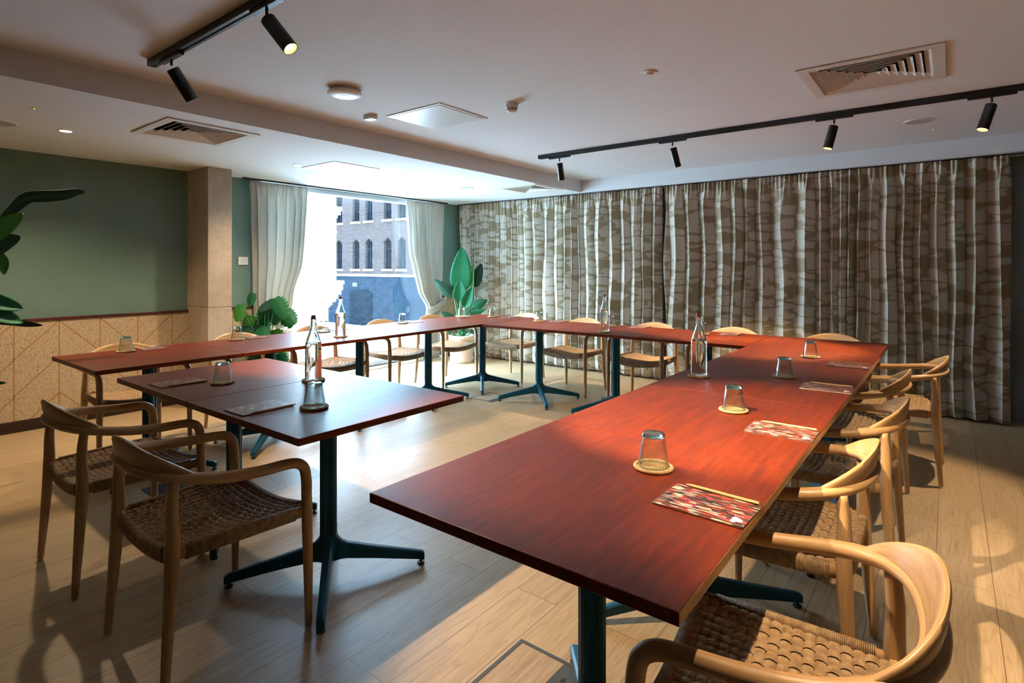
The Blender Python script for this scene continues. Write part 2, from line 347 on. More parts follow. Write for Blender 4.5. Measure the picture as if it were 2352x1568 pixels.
def tube(bm, pts, rad, seg=12, n=6, rad2=None, up=Vector((0, 0, 1)), cap=True, smooth_path=True, mi=0, power=1.0):
    """sweep an ellipse: rad across, rad2 along the projected up vector"""
    P = catmull(pts, n) if smooth_path and len(pts) > 2 else [Vector(p) for p in pts]
    m = len(P); rings = []; uvl = bm.loops.layers.uv.verify(); prev = None; dist = 0; ds = []
    for i, p in enumerate(P):
        t = (P[min(i + 1, m - 1)] - P[max(i - 1, 0)]).normalized()
        if prev is None:
            a = up - t * up.dot(t)
            if a.length < .15: a = Vector((1, 0, 0)) - t * t.x
        else: a = prev - t * prev.dot(t)
        a.normalize(); prev = a; s = t.cross(a)
        u = i / (m - 1); r1 = lerpl(rad, u); r2 = lerpl(rad2, u) if rad2 is not None else r1
        ring = []
        for k in range(seg):
            th = 2 * pi * k / seg; cx, cy = cos(th), sin(th)
            if power != 1: cx = math.copysign(abs(cx) ** power, cx); cy = math.copysign(abs(cy) ** power, cy)
            ring.append(bm.verts.new(p + s * (cx * r1) + a * (cy * r2)))
        rings.append(ring)
        if i: dist += (P[i] - P[i - 1]).length
        ds.append(dist)
    for i in range(m - 1):
        for k in range(seg):
            j = (k + 1) % seg; f = bm.faces.new((rings[i][k], rings[i + 1][k], rings[i + 1][j], rings[i][j])); f.material_index = mi
            for lp, (dd, kk) in zip(f.loops, ((ds[i], k), (ds[i + 1], k), (ds[i + 1], k + 1), (ds[i], k + 1))): lp[uvl].uv = (dd, kk / seg)
    if cap:
        f = bm.faces.new(rings[0]); f.material_index = mi; f = bm.faces.new(rings[-1][::-1]); f.material_index = mi
    return bm
def cyl(bm, p0, p1, r, seg=16, r1=None, mi=0):
    return tube(bm, [p0, p1], [r, r if r1 is None else r1], seg, smooth_path=False, up=Vector((.3, 1, .1)), mi=mi)
def recalc(bm): bmesh.ops.recalc_face_normals(bm, faces=bm.faces[:]); return bm

def plane_holes(bm, x0, x1, y0, y1, z, holes, z1=None, mi=0):
    """horizontal slab between z and z1 with rectangular holes"""
    xs = sorted({x0, x1, *[h[0] for h in holes], *[h[1] for h in holes]}); ys = sorted({y0, y1, *[h[2] for h in holes], *[h[3] for h in holes]})
    z1 = z + .12 if z1 is None else z1
    for a, b in zip(xs, xs[1:]):
        for c, d in zip(ys, ys[1:]):
            if any(h[0] - 1e-6 <= a and b <= h[1] + 1e-6 and h[2] - 1e-6 <= c and d <= h[3] + 1e-6 for h in holes): continue
            box(bm, a, b, c, d, z, z1, mi)

# ================================================================== the room
struct('floor', BX(WX - .2, RX, NY, BY + .2, -.1, 0), 'floor')
V1 = (-.66, -.03, 3.40, 4.02); V2 = (-4.43, -3.84, 1.46, 2.03); V3 = (-4.22, -3.65 - .02, 5.14, 5.69)
bm = bmesh.new(); plane_holes(bm, SX, RX, NY, FY, ZH, [V1], ZH + .1)
struct('ceiling', bm, 'ceiling', label='raised white plaster ceiling over the tables')
bm = bmesh.new(); plane_holes(bm, WX, SX, NY, BY, ZL, [V2, V3], ZH + .1)
struct('ceiling_window_side', bm, 'ceiling', label='lowered white ceiling along the window side')
struct('ceiling_curtain_recess', BX(SX, RX, FY + .012, BY, ZL, ZH + .1), 'ceiling', label='underside of the recess above the patterned curtains')
struct('ceiling_fascia', BX(SX, RX, FY, FY + .012, ZL, ZH + .1), 'ceiling', label='white fascia above the patterned curtains')
# left wall with window opening
WY0, WY1, WZ0, WZ1 = 3.12, 5.80, .03, 2.239
bm = bmesh.new(); T = .22
box(bm, WX - T, WX, NY, WY0, 0, 2.5); box(bm, WX - T, WX, WY1, BY + .2, 0, 2.5); box(bm, WX - T, WX, WY0, WY1, WZ1, 2.5); box(bm, WX - T, WX, WY0, WY1, -.1, WZ0)
struct('wall_left', bm, 'teal', label='grey-green painted wall with the window')
struct('wall_back', BX(WX, RX + .2, BY, BY + .2, 0, 2.5), paint('dark_grey_blue_paint', (.24, .29, .33)), label='grey-blue wall behind the patterned curtains')
struct('wall_right', BX(RX, RX + .2, NY, BY, 0, 2.5), paint('right_wall_paint', (.07, .07, .065)))
struct('wall_near', BX(WX, RX + .2, NY - .2, NY, 0, 2.5), paint('near_wall_paint', (.06, .06, .055)))
# wainscot with chevron grooves
def wainscot(name, ya, yb, label):
    bm = bmesh.new(); x = WX + .022; box(bm, WX, x, ya, yb, .09, .87)
    pitch = .2865; y0 = 1.386; e = x + .0008; w2 = .0042
    def strip(p, q):
        (yA, zA), (yB, zB) = p, q
        # clip to panel
        if yA > yB: yA, zA, yB, zB = yB, zB, yA, zA
        if yB <= ya or yA >= yb: return
        if yA < ya: zA += (zB - zA) * (ya - yA) / (yB - yA); yA = ya
        if yB > yb: zB = zA + (zB - zA) * (yb - yA) / (yB - yA); yB = yb
        if abs(yA - yB) > 1e-6:
            for zc in (.09, .87):
                if (zA - zc) * (zB - zc) < 0:
                    yc = yA + (yB - yA) * (zc - zA) / (zB - zA)
                    if (zc == .09 and zA < zc) or (zc == .87 and zA > zc): yA, zA = yc, zc
                    else: yB, zB = yc, zc
        if min(zA, zB) < .0899 or max(zA, zB) > .8701: return
        d = Vector((0, yB - yA, zB - zA)); n = Vector((0, -d.z, d.y)).normalized() * w2
        a, b = Vector((e, yA, zA)), Vector((e, yB, zB))
        bm.faces.new([bm.verts.new(v) for v in (a - n, b - n, b + n, a + n)]).material_index = 1
    for k in range(-15, 19):
        y = y0 + k * pitch
        if ya < y < yb: strip((y, .0901), (y + 1e-9, .8699))
        up = k % 4 in (3, 2)          # diagonals rising to the right
        for z in ((.865, .57, .274) if k % 4 != 1 else (.865, .50)):
            if up: strip((y, z - pitch), (y + pitch, z))
            else: strip((y, z), (y + pitch, z - pitch))
            if z < .3:
                pass
    o = struct(name, bm, 'panel', mats=['panel', 'groove'], label=label); return o
wainscot('wall_left_wainscot', NY, 2.39, 'cream textured wainscot panels with chevron grooves below the green wall')
wainscot('wall_corner_wainscot', 5.82, BY, 'cream wainscot panel in the corner behind the potted plant')
for n_, a, b in (('trim_1', NY, 2.39), ('trim_2', 5.82, BY), ('trim_3', 2.61, 3.1)):
    struct(n_, BX(WX, WX + .034, a, b, .87, .895), 'rail_wood', bevel=.004, label='dark red wooden chair rail')
for n_, a, b in (('baseboard_left', NY, 2.39), ('baseboard_corner', 5.82, BY), ('baseboard_pillar_side', 2.61, 3.1)):
    struct(n_, BX(WX, WX + .035, a, b, 0, .09), 'base_wood', bevel=.004)
wainscot('wall_pillar_wainscot', 2.61, 3.1, 'wainscot between pillar and window')
# concrete pillar
bm = bmesh.new(); box(bm, WX, -5.42, 2.39, 2.61, 0, .93); box(bm, WX, -5.42, 2.39, 2.61, .934, ZL); box(bm, WX, -5.425, 2.393, 2.607, .93, .934)
struct('pillar', bm, 'concrete', label='concrete pillar between the green wall and the window', bevel=.006)
# window
bm = bmesh.new()
box(bm, WX - .14, WX - .02, WY0, WY1, WZ1 - .062, WZ1); box(bm, WX - .14, WX - .04, WY0, WY1, WZ0, WZ0 + .07)
box(bm, WX - .14, WX - .04, WY0, WY0 + .03, WZ0 + .07, WZ1 - .062); box(bm, WX - .14, WX - .04, WY1 - .03, WY1, WZ0 + .07, WZ1 - .062)
win = struct('window_1', bm, 'aluminium', label='tall street window with grey frame', bevel=.004)
obj('window_pane', BX(WX - .10, WX - .094, WY0 + .03, WY1 - .03, WZ0 + .07, WZ1 - .062), 'pane', win)['label'] = 'clear glass pane'
obj('window_sill', BX(WX - .22, WX + .05, WY0 - .02, WY1 + .02, 0, .03), 'frame_white', win, bevel=.004)

# ================================================================== outside
GZ = -2.7
struct('street', BX(-60, -6.4, -20, 23.0, GZ - .2, GZ), 'asphalt', label='street outside the window')
struct('pavement', BX(-60, -8, 22.2, 23.5, GZ, GZ + .12), 'pavement')
bw = empty('brick_building', 'brick building with tall sash windows over a blue painted ground floor, beyond the street', 'building', (-30, 23.5, GZ))
def loc_box(*a, off=(-30, 23.5, GZ)):
    x0, x1, y0, y1, z0, z1 = a; return BX(x0 - off[0], x1 - off[0], y0 - off[1], y1 - off[1], z0 - off[2], z1 - off[2])
F = 23.5
WZS = [(1.17, 3.15, True), (4.34, 6.4, False)]
WXS = [-36.8, -34.85, -33.5, -31.58, -30.22, -28.32, -26.99, -25.1, -23.75, -21.9, -20.5]
# solid wall with openings: build bands
bm = bmesh.new(); off = Vector((-30, 23.5, GZ))
def ob(x0, x1, y0, y1, z0, z1): box(bm, x0 - off.x, x1 - off.x, y0 - off.y, y1 - off.y, z0 - off.z, z1 - off.z)
zc = .84
for za, zb, arch in WZS:
    ob(-60, -8, F, F + 2, zc, za)
    xs = [-60] + [v for x in WXS for v in (x - .37, x + .37)] + [-8]
    for a, b in zip(xs[::2], xs[1::2]): ob(a, b, F, F + 2, za, zb)
    if arch:
        for x in WXS:
            for s in (-1, 1):
                for q in range(3): ob(min(x + s * .37, x + s * (.28 - .09 * q)), max(x + s * .37, x + s * (.28 - .09 * q)), F, F + .4, zb - .19 + q * .065, zb - .125 + q * .065)
    zc = zb
ob(-60, -8, F, F + 2, zc, 7.2)
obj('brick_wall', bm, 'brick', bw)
bm = bmesh.new(); ob(-60, -8, F - .03, F + 2, GZ, .70); obj('ground_floor', bm, 'blue_paint', bw)
bm = bmesh.new(); ob(-60, -8, F - .12, F + .1, .70, .84); obj('ledge', bm, 'white_stone', bw)
for za, zb, arch in WZS:
    for x in WXS:
        bm = bmesh.new(); ob(x - .37, x + .37, F + .22, F + .27, za, zb); p = obj('window', bm, 'dark_pane', bw)
        bm = bmesh.new(); t_ = .05
        for q in (-.34, 0 - t_ / 2, .34 - t_): ob(x + q, x + q + t_, F + .16, F + .22, za, zb)
        for q in (0, .33, .66, .97): ob(x - .34, x + .34, F + .16, F + .22, za + (zb - za) * q - .0, za + (zb - za) * q + .05)
        obj('sash', bm, 'sash', p)
        bm = bmesh.new(); ob(x - .47, x + .47, F - .12, F + .1, za - .12, za); obj('sill', bm, 'white_stone', bw)
bm = bmesh.new(); 
dx0, dx1 = -32.19, -29.82
ob(dx0, dx1, F - .08, F + .05, GZ, -.5)
for q in range(8):
    h = .32 * math.sqrt(max(0, 1 - ((q - 3.5) / 4.2) ** 2)); ob(dx0 + (dx1 - dx0) * q / 8, dx0 + (dx1 - dx0) * (q + 1) / 8, F - .08, F + .05, -.5, -.5 + h)
obj('arched_gate', bm, 'blue_door', bw)
bm = bmesh.new(); ob(-31.83, -31.36, F - .1, F, .0, .26); obj('wall_sign', bm, 'sign', bw)
# white corner building (bright in the sun)
wb = empty('stone_building', 'sunlit white stone building with a column of dark quoin bricks, left in the window view', 'building', (-17.2, 8, GZ))
bm = bmesh.new(); off = Vector((-17.2, 8, GZ))
Y1 = 11.95
ob(-30, -17.2, -8, Y1, .1, 5.2); ob(-30, -17.2, -8, 11.63, GZ, .1)
obj('facade', bm, 'white_stone', wb)
bm = bmesh.new()
for za, h, d in ((3.30, .14, .18), (3.16, .14, .13), (3.05, .11, .04), (2.5, .08, .03), (1.0, .1, .03), (.70, .12, .24), (.50, .20, .20), (.33, .17, .15), (.2, .13, .06), (.08, .12, -.06), (-.02, .10, -.17), (-.10, .08, -.26)):
    ob(-17.2, -17.2 + max(.03, d) * .6, -8, Y1 + d, za, za + h); ob(-21, -17.2, 11.6, Y1 + d, za, za + h)
obj('cornice', bm, 'white_stone', wb)
bm = bmesh.new()
for q in range(54):
    z = .6 + q * .09
    for k in range(2):
        if (q + k) % 2 == 0: ob(-17.2, -17.185, 11.20 + k * .08, 11.27 + k * .08, z, z + .055)
for q in range(24):
    z = 3.9 + q * .09
    for k in range(5):
        if (q * 3 + k * 7) % 4 < 2: ob(-17.2, -17.185, 11.02 + k * .09, 11.10 + k * .09, z, z + .055)
obj('quoin_bricks', bm, 'grey_brick', wb)
bm = bmesh.new()
ob(-17.2, -17.1, 10.8, 10.95, GZ, -.3); ob(-17.2, -17.1, 11.15, 11.22, GZ, -.1); ob(-17.2, -17.12, 10.1, 11.62, .24, .30); obj('pilaster', bm, 'white_stone', wb)

# ================================================================== tables
PL = {'R1': 'nearest table of the right row', 'R2': 'second table of the right row', 'R3': 'third table of the right row', 'R4': 'fourth table of the right row',
      'B1': 'leftmost table of the curtain row', 'B2': 'second table from left in the curtain row', 'B3': 'third table from left in the curtain row', 'B4': 'rightmost table of the curtain row',
      'L1': 'nearest table of the window row', 'L2': 'second table of the window row', 'L3': 'third table of the window row', 'L4': 'fourth table of the window row', 'L5': 'farthest table of the window row',
      'M1': 'left table of the middle pair', 'M2': 'right table of the middle pair'}
TC = {}
for i in range(4): TC['R%d' % (i + 1)] = (-.7435, .887 + .821 * (i + .5), .793, .819)
for i, (a, b) in enumerate(((-3.615, -2.79), (-2.787, -1.95), (-1.947, -1.152), (-1.149, -.352))): TC['B%d' % (i + 1)] = ((a + b) / 2, 4.555, b - a - .003, .765)
for i in range(5): TC['L%d' % (i + 1)] = (-4.035 , 1.015 + .81 * (i + .5), .81, .807)
TC['M1'] = (-2.918, 1.417, .808, .79); TC['M2'] = (-2.093, 1.417, .836, .79)
def table_base(t):
    bm = bmesh.new(); w = .0335; c = .010; g = .006
    # ridged column profile
    pr = []
    for q in range(4):
        a = q * pi / 2 + pi / 4
        for (u, v_) in ((w, -w + c), (w, -.012), (w - g, -.008), (w - g, .008), (w, .012), (w, w - c)):
            pr.append((u * cos(a) - v_ * sin(a), u * sin(a) + v_ * cos(a)))
    lo = [bm.verts.new((x, y, .10)) for x, y in pr]; hi = [bm.verts.new((x, y, .712)) for x, y in pr]
    n = len(pr)
    for i in range(n): bm.faces.new((lo[i], lo[(i + 1) % n], hi[(i + 1) % n], hi[i]))
    bm.faces.new(lo[::-1]); bm.faces.new(hi)
    obj('column', bm, 'steel_blue', t, bevel=.002)
    for q in range(4):
        a = q * pi / 2 + pi / 4; bm = bmesh.new()
        st = [(.0, .062, .165, .020), (.032, .064, .178, .020), (.040, .066, .158, .019), (.055, .068, .142, .019), (.075, .068, .132, .018), (.2, .052, .100, .017), (.39, .022, .055, .015), (.405, .018, .048, .0145)]
        rings = [[bm.verts.new((r, s * wd, z)) for s, z in ((-1, z0), (1, z0), (1, z1 - .006), (.55, z1), (-.55, z1), (-1, z1 - .006))] for r, z0, z1, wd in st]
        for A, Bq in zip(rings, rings[1:]):
            for k in range(6): bm.faces.new((A[k], Bq[k], Bq[(k + 1) % 6], A[(k + 1) % 6]))
        bm.faces.new(rings[0]); bm.faces.new(rings[-1][::-1]); recalc(bm)
        bm.transform(Matrix.Rotation(a, 4, 'Z')); l = obj('leg', bm, 'steel_blue', t)
        bm = bmesh.new(); cyl(bm, (.39, 0, 0), (.39, 0, .006), .016, 14); cyl(bm, (.39, 0, .006), (.39, 0, .026), .006, 8)
        bm.transform(Matrix.Rotation(a, 4, 'Z')); obj('foot_glide', bm, 'rubber', l)
    obj('mounting_plate', BX(-.17, .17, -.17, .17, .712, .7235), 'steel_blue', t)
BR = {'M1': 7, 'M2': 7, 'L3': 8, 'L4': 8, 'L5': -4, 'R1': -7, 'B4': -3}
proto = None
for k, (cx, cy, sx, sy) in TC.items():
    lab = 'square mahogany-topped table on a blue pedestal, ' + PL[k]
    if proto is None:
        t = empty('pedestal_table', lab, 'table', (cx, cy, 0), 0, 'mahogany meeting tables'); table_base(t); proto = t
    else:
        t = dup(proto, (cx, cy, 0), 0, lab)
        for ch in list(t.children):
            if ch.name.startswith('tabletop'): bpy.data.objects.remove(ch)
    for ch in t.children: ch.rotation_euler.z = R(BR.get(k, 0))      # each pedestal stands turned a little differently
    bm = bmesh.new(); hx, hy = sx / 2, sy / 2; vs, fs = box(bm, -hx, hx, -hy, hy, .7237, TZ)
    if k[0] == 'R': fs[5].material_index = 1
    bm2 = bm; obj('tabletop', bm2, 'mahogany', t, mats=['mahogany', 'raw_edge'], bevel=.0025)

# ================================================================== chairs
def make_chair(label):
    t = empty('armchair', label, 'chair', (0, 0, 0), 0, 'oak armchairs with woven seats')
    ZS = .435
    # legs
    for sx in (-1, 1):
        bm = bmesh.new(); tube(bm, [(sx * .274, .228, .008), (sx * .272, .227, .2), (sx * .270, .224, .40), (sx * .270, .222, .50)], [.0125, .0165, .0195, .0185], 14, 4)
        l = obj('leg', bm, 'oak', t, True); bm = bmesh.new(); cyl(bm, (sx * .274, .228, 0), (sx * .274, .228, .009), .010, 10); obj('foot_glide', bm, 'chrome', l)
        bm = bmesh.new(); tube(bm, [(sx * .246, -.240, .008), (sx * .238, -.226, .2), (sx * .232, -.212, .42), (sx * .226, -.212, .56), (sx * .222, -.204, .645)], [.0125, .0175, .0225, .0185, .0155], 14, 4)
        l = obj('leg', bm, 'oak', t, True); bm = bmesh.new(); cyl(bm, (sx * .246, -.240, 0), (sx * .246, -.240, .009), .010, 10); obj('foot_glide', bm, 'chrome', l)
    # bent arm rail, front leg to front leg round the back
    half = [(.270, .222, .485), (.270, .221, .535), (.2695, .212, .580), (.269, .185, .604), (.270, .14, .612), (.273, .05, .616), (.272, -.05, .627), (.254, -.132, .640), (.214, -.196, .651), (.152, -.234, .657), (.08, -.252, .660)]
    pts = half + [(0, -.257, .661)] + [(-x, y, z) for x, y, z in half[::-1]]
    rr = [.0190, .0190, .0188, .0185, .0185, .0190, .0190, .0185, .0175, .0165, .0155]; r = rr + [.0155] + rr[::-1]
    r2 = [.0190, .0190, .0185, .0180, .0180, .0180, .0190, .0215, .0235, .0240, .0240]; r2 = r2 + [.0240] + r2[::-1]
    bm = bmesh.new(); tube(bm, pts, r2, 16, 6, rad2=r, up=Vector((0, -1, 0))); obj('armrest', bm, 'oak_bent', t, True)
    # backrest shell on the rail
    bm = bmesh.new(); uvl = bm.loops.layers.uv.verify(); cr = catmull([(.247, -.145, .643), (.214, -.196, .651), (.152, -.234, .657), (.08, -.252, .660), (0, -.257, .661), (-.08, -.252, .660), (-.152, -.234, .657), (-.214, -.196, .651), (-.247, -.145, .643)], 6)
    m_ = len(cr); rings = []
    for i, p in enumerate(cr):
        u = 2 * i / (m_ - 1) - 1; h = .012 + .082 * (1 - abs(u) ** 1.75)
        tg = (cr[min(i + 1, m_ - 1)] - cr[max(i - 1, 0)]).normalized(); nin = Vector((-tg.y, tg.x, 0)).normalized()
        cin = Vector((-p.x, .05 - p.y, 0)).normalized()
        if nin.dot(cin) < 0: nin = -nin
        th = .0115 * (1 - .2 * abs(u) ** 3); ring = []
        for q, (a, hh) in enumerate(((1.35, -.3), (1.5, .10), (1.25, .45), (.72, .88), (.40, 1.0), (-.2, 1.0), (-.62, .90), (-.80, .5), (-.72, .26), (-.6, -.2))):
            lean = -.018 * max(0, hh) * (1 - abs(u) ** 2)
            ring.append(bm.verts.new(p + nin * (a * th + lean) + Vector((0, 0, hh * h if hh > 0 else hh * .05))))
        rings.append(ring)
    for i_, (A, Bq) in enumerate(zip(rings, rings[1:])):
        for k in range(10):
            f = bm.faces.new((A[k], Bq[k], Bq[(k + 1) % 10], A[(k + 1) % 10]))
            for lp, (ii, kk) in zip(f.loops, ((i_, k), (i_ + 1, k), (i_ + 1, k + 1), (i_, k + 1))): lp[uvl].uv = (ii * .012, kk / 6)
    bm.faces.new(rings[0]); bm.faces.new(rings[-1]); recalc(bm); bk_ = obj('backrest', bm, 'oak_bent', t, True); md = bk_.modifiers.new('edge', 'EDGE_SPLIT'); md.split_angle = R(62)
    # seat rails: front/back dip in the middle, wrapped in cord
    dip = lambda x: -.030 * (1 - (x / .25) ** 2)
    for y, wx, nm in ((.222, .268, 'front_rail'), (-.212, .230, 'back_rail')):
        bm = bmesh.new(); tube(bm, [(-wx, y, ZS - .012), (-wx * .6, y, ZS - .012 + dip(wx * .6)), (0, y, ZS - .012 + dip(0)), (wx * .6, y, ZS - .012 + dip(wx * .6)), (wx, y, ZS - .012)], .013, 8, 6, rad2=.022, power=.45)
        ra = obj(nm, bm, 'oak', t, True)
        w2 = wx - .040; bm = bmesh.new(); tube(bm, [(-w2, y, ZS - .010 + dip(w2) * 1), (-w2 * .5, y, ZS - .010 + dip(w2 * .5)), (0, y, ZS - .010 + dip(0)), (w2 * .5, y, ZS - .010 + dip(w2 * .5)), (w2, y, ZS - .010 + dip(w2))], .0165, 12, 8, rad2=.0255, power=.5)
        obj('cord_wrapping', bm, 'cord_wrap', ra, True)
    for s in (-1, 1):
        A_, B_ = Vector((s * .262, .21, ZS - .014)), Vector((s * .230, -.205, ZS - .014))
        bm = bmesh.new(); tube(bm, [A_, B_], .011, 8, rad2=.020, power=.45, smooth_path=False); ra = obj('side_rail', bm, 'oak', t, True)
        a, b = A_.lerp(B_, .07), A_.lerp(B_, .93)
        bm = bmesh.new(); tube(bm, [a, b], .0145, 12, rad2=.0235, power=.5, smooth_path=False); obj('cord_wrapping', bm, 'cord_wrap', ra, True)
    # woven seat
    bm = bmesh.new(); nx, ny = 19, 17; y0, y1 = -.205, .215
    def hw(y): return .212 + .036 * (y - y0) / (y1 - y0)
    def surf(u, v): y = y0 + (y1 - y0) * v; x = (2 * u - 1) * hw(y); return Vector((x, y, ZS + .006 + dip(x) * (1.0 + .15 * sin(pi * v))))
    K = 5
    def strip(fixed, n_along, n_fix, along_u, amp):
        wd = .435 / n_fix; prev = None
        for s in range(n_along * K + 1):
            f = s / (n_along * K); q = f * n_along
            # over / under in pairs
            ph = q + fixed % 2
            h = amp * sin(pi * (ph - .0)) if True else 0
            h = math.copysign(abs(h / amp) ** .6 * amp, h) if abs(h) > 1e-9 else 0
            cf = (fixed + .5) / n_fix; row = []
            for d, dz in ((-1, -.0022), (-.6, .0), (0, .0008), (.6, .0), (1, -.0022)):
                c = cf + d * wd; p = surf(f, c) if along_u else surf(c, f); row.append(bm.verts.new(p + Vector((0, 0, h + dz))))
            if prev:
                for k in range(4): bm.faces.new((prev[k], row[k], row[k + 1], prev[k + 1]) if along_u else (prev[k + 1], row[k + 1], row[k], prev[k]))
            prev = row
    for j in range(ny): strip(j, nx, ny, True, .0050)
    for i in range(nx): strip(i, ny, nx, False, -.0050)
    obj('woven_seat', bm, 'cord', t, True)
    return t
CH = [('M1', -2.966, .935, 0, 'oak armchair under the left table of the middle pair'),
      ('M2', -2.122, .940, 0, 'oak armchair under the right table of the middle pair'),
      ('L1', -4.53, 1.50, -90, None), ('L2', -4.53, 2.33, -90, None), ('L3', -4.53, 3.06, -90, None), ('L4', -4.53, 3.87, -90, None), ('L5', -4.53, 4.60, -90, None),
      ('L5b', -4.03, 5.235, 180, 'oak armchair in the corner, its back to the curtains, at the window row end'),
      ('B1', -3.14, 5.10, 180, None), ('B2', -2.34, 5.10, 180, None), ('B3', -1.57, 5.12, 180, None), ('B4', -.77, 5.105, 180, None),
      ('R1', -.28, 1.27, 97, 'oak armchair closest to the camera, at the nearest table of the right row'),
      ('R2', -.455, 2.11, 90, None), ('R3', -.415, 2.92, 90, None), ('R4', -.445, 3.74, 88, None),
      ('B4r', -.285, 4.45, 90, 'oak armchair at the far right corner, at the end of the curtain row')]
proto = None
for k, x, y, a, lab in CH:
    lab = lab or 'oak armchair with woven seat at the ' + PL[k]
    if proto is None: proto = make_chair(lab); t = proto; t.location = (x, y, 0); t.rotation_euler = (0, 0, R(a))
    else: dup(proto, (x, y, 0), R(a), lab)

# ================================================================== things on the tables
def make_tumbler(label):
    bm = bmesh.new()
    pr = [(0, .092), (.022, .092), (.0285, .0905), (.0312, .086), (.0318, .078), (.0365, .045), (.0425, .003), (.0422, .0), (.0400, .0), (.0395, .003), (.0335, .045), (.0290, .074), (.026, .0785), (.0, .0765)]
    lathe(bm, pr, 40); recalc(bm); o = obj('glass_tumbler', bm, 'tumbler', None, True); tag(o, label, 'glass', 'upturned water glasses')
    bm = bmesh.new(); lathe(bm, [(0, .0918), (.0225, .0918), (.0282, .0902), (.0309, .0858), (.0312, .0812), (.0268, .0795), (.0262, .0788), (0, .0770)], 40); recalc(bm); obj('thick_base', bm, 'glass_green', o, True)
    bm = bmesh.new(); ring_torus(bm, .0412, .0013, .0014, 48, 8, 0); recalc(bm); obj('rim', bm, 'glass_green', o, True); return o
def make_coaster(label):
    bm = bmesh.new(); prof = [(0, .0), (.046, .0), (.046, .005), (0, .005)]; lathe(bm, prof, 40)
    for q in range(5):
        r = .006 + q * .0085
        ring_torus(bm, r, .0042, .0038, 40, 6, .0)
    recalc(bm); o = obj('coaster', bm, 'coaster', None, True)
    tag(o, label, 'coaster', 'round woven straw coasters')
    bm = bmesh.new(); ring_torus(bm, .0495, .0048, .0050, 144, 8, .0011); recalc(bm); obj('braided_rim', bm, 'coaster', o, True); return o
def ring_torus(bm, Rr, r, z, seg, s2, bmp):
    rings = []
    for i in range(seg):
        a = 2 * pi * i / seg; rings.append([bm.verts.new(((Rr + (r + bmp * (1 if i % 3 else -1)) * cos(2 * pi * k / s2)) * cos(a), (Rr + (r + bmp * (1 if i % 3 else -1)) * cos(2 * pi * k / s2)) * sin(a), max(.0, z + (r + bmp * (1 if i % 3 else -1)) * sin(2 * pi * k / s2)))) for k in range(s2)])
    for i in range(seg):
        for k in range(s2): bm.faces.new((rings[i][k], rings[(i + 1) % seg][k], rings[(i + 1) % seg][(k + 1) % s2], rings[i][(k + 1) % s2]))
def make_bottle(label):
    t = empty('water_bottle', label, 'bottle', (0, 0, 0), 0, 'swing top water bottles')
    bm = bmesh.new(); seg = 48
    prof = [(.0, .006), (.030, .004), (.036, .0), (.0395, .004), (.0405, .012), (.0405, .15), (.0400, .165), (.0365, .185), (.028, .212), (.0195, .236), (.0150, .252), (.0140, .262), (.0155, .264), (.0155, .268), (.0140, .270), (.0138, .286), (.0160, .288), (.0160, .296), (.012, .298)]
    inner = [(.0095, .297), (.0095, .262), (.0120, .25), (.0165, .234), (.0250, .210), (.0335, .184), (.0345, .178), (0, .178)]
    rings = []
    for r, z in prof + inner:
        if r == 0: rings.append([bm.verts.new((0, 0, z))]); continue
        ring = []
        for i in range(seg):
            a = 2 * pi * i / seg; rr = r
            if (r, z) in prof and .01 < z < .17:          # octagonal, lightly faceted body
                k = (a % (pi / 4)) - pi / 8; rr = r * (.935 / cos(k) * .62 + .38)
            ring.append(bm.verts.new((rr * cos(a), rr * sin(a), z)))
        rings.append(ring)
    for a, b in zip(rings, rings[1:]):
        for i in range(seg):
            j = (i + 1) % seg
            if len(a) == 1: bm.faces.new((a[0], b[j], b[i]))
            elif len(b) == 1: bm.faces.new((a[i], a[j], b[0]))
            else: bm.faces.new((a[i], a[j], b[j], b[i]))
    recalc(bm); obj('bottle_glass', bm, 'water', t, True)
    bm = bmesh.new(); lathe(bm, [(0, .2975), (.0125, .2975), (.0135, .300), (.0105, .303), (.0115, .312), (.0095, .315), (0, .315)], 20); recalc(bm); obj('stopper', bm, 'cork', t, True)
    bm = bmesh.new()
    for s in (-1, 1):
        tube(bm, [(s * .0175, 0, .266), (s * .0195, 0, .280), (s * .018, .004, .295), (s * .011, .003, .310)], .0009, 6, 4)
        tube(bm, [(s * .0175, 0, .266), (s * .0195, -.008, .276), (s * .0185, -.016, .262), (s * .012, -.021, .250), (0, -.0225, .247)], .0009, 6, 4)
    ring_torus(bm, .0168, .0009, .266, 24, 6, 0); obj('wire_clip', bm, 'chrome', t, True)
    return t
def make_pad(label):
    t = empty('notepad', label, 'notepad', (0, 0, 0), 0, 'patterned notepads')
    obj('paper_block', BX(-.1035, .1035, -.0735, .0735, .0004, .0034), 'paper', t)
    c = obj('cover', BX(-.105, .105, -.075, .075, .0034, .0042), 'cover', t)
    bm = bmesh.new()
    for cx, cy in ((.078, -.052), (.078, -.038), (.0885, -.045)):
        vs = [bm.verts.new((cx + .0068 * cos(2 * pi * i / 24), cy + .0085 * sin(2 * pi * i / 24), .0044)) for i in range(24)]; bm.faces.new(vs)
    for i in range(5):
        x = .072 + i * .0042; bm.faces.new([bm.verts.new(v) for v in ((x, -.024, .0044), (x + .0012, -.024, .0044), (x + .0012, -.017 - .002 * (i % 2), .0044), (x, -.017 - .002 * (i % 2), .0044))])
        bm.faces.new([bm.verts.new(v) for v in ((x, -.0245, .0044), (x + .003, -.0245, .0044), (x + .003, -.0235, .0044), (x, -.0235, .0044))])
    obj('logo', bm, 'paper', c)['label'] = 'three white dots and small lettering'
    return t
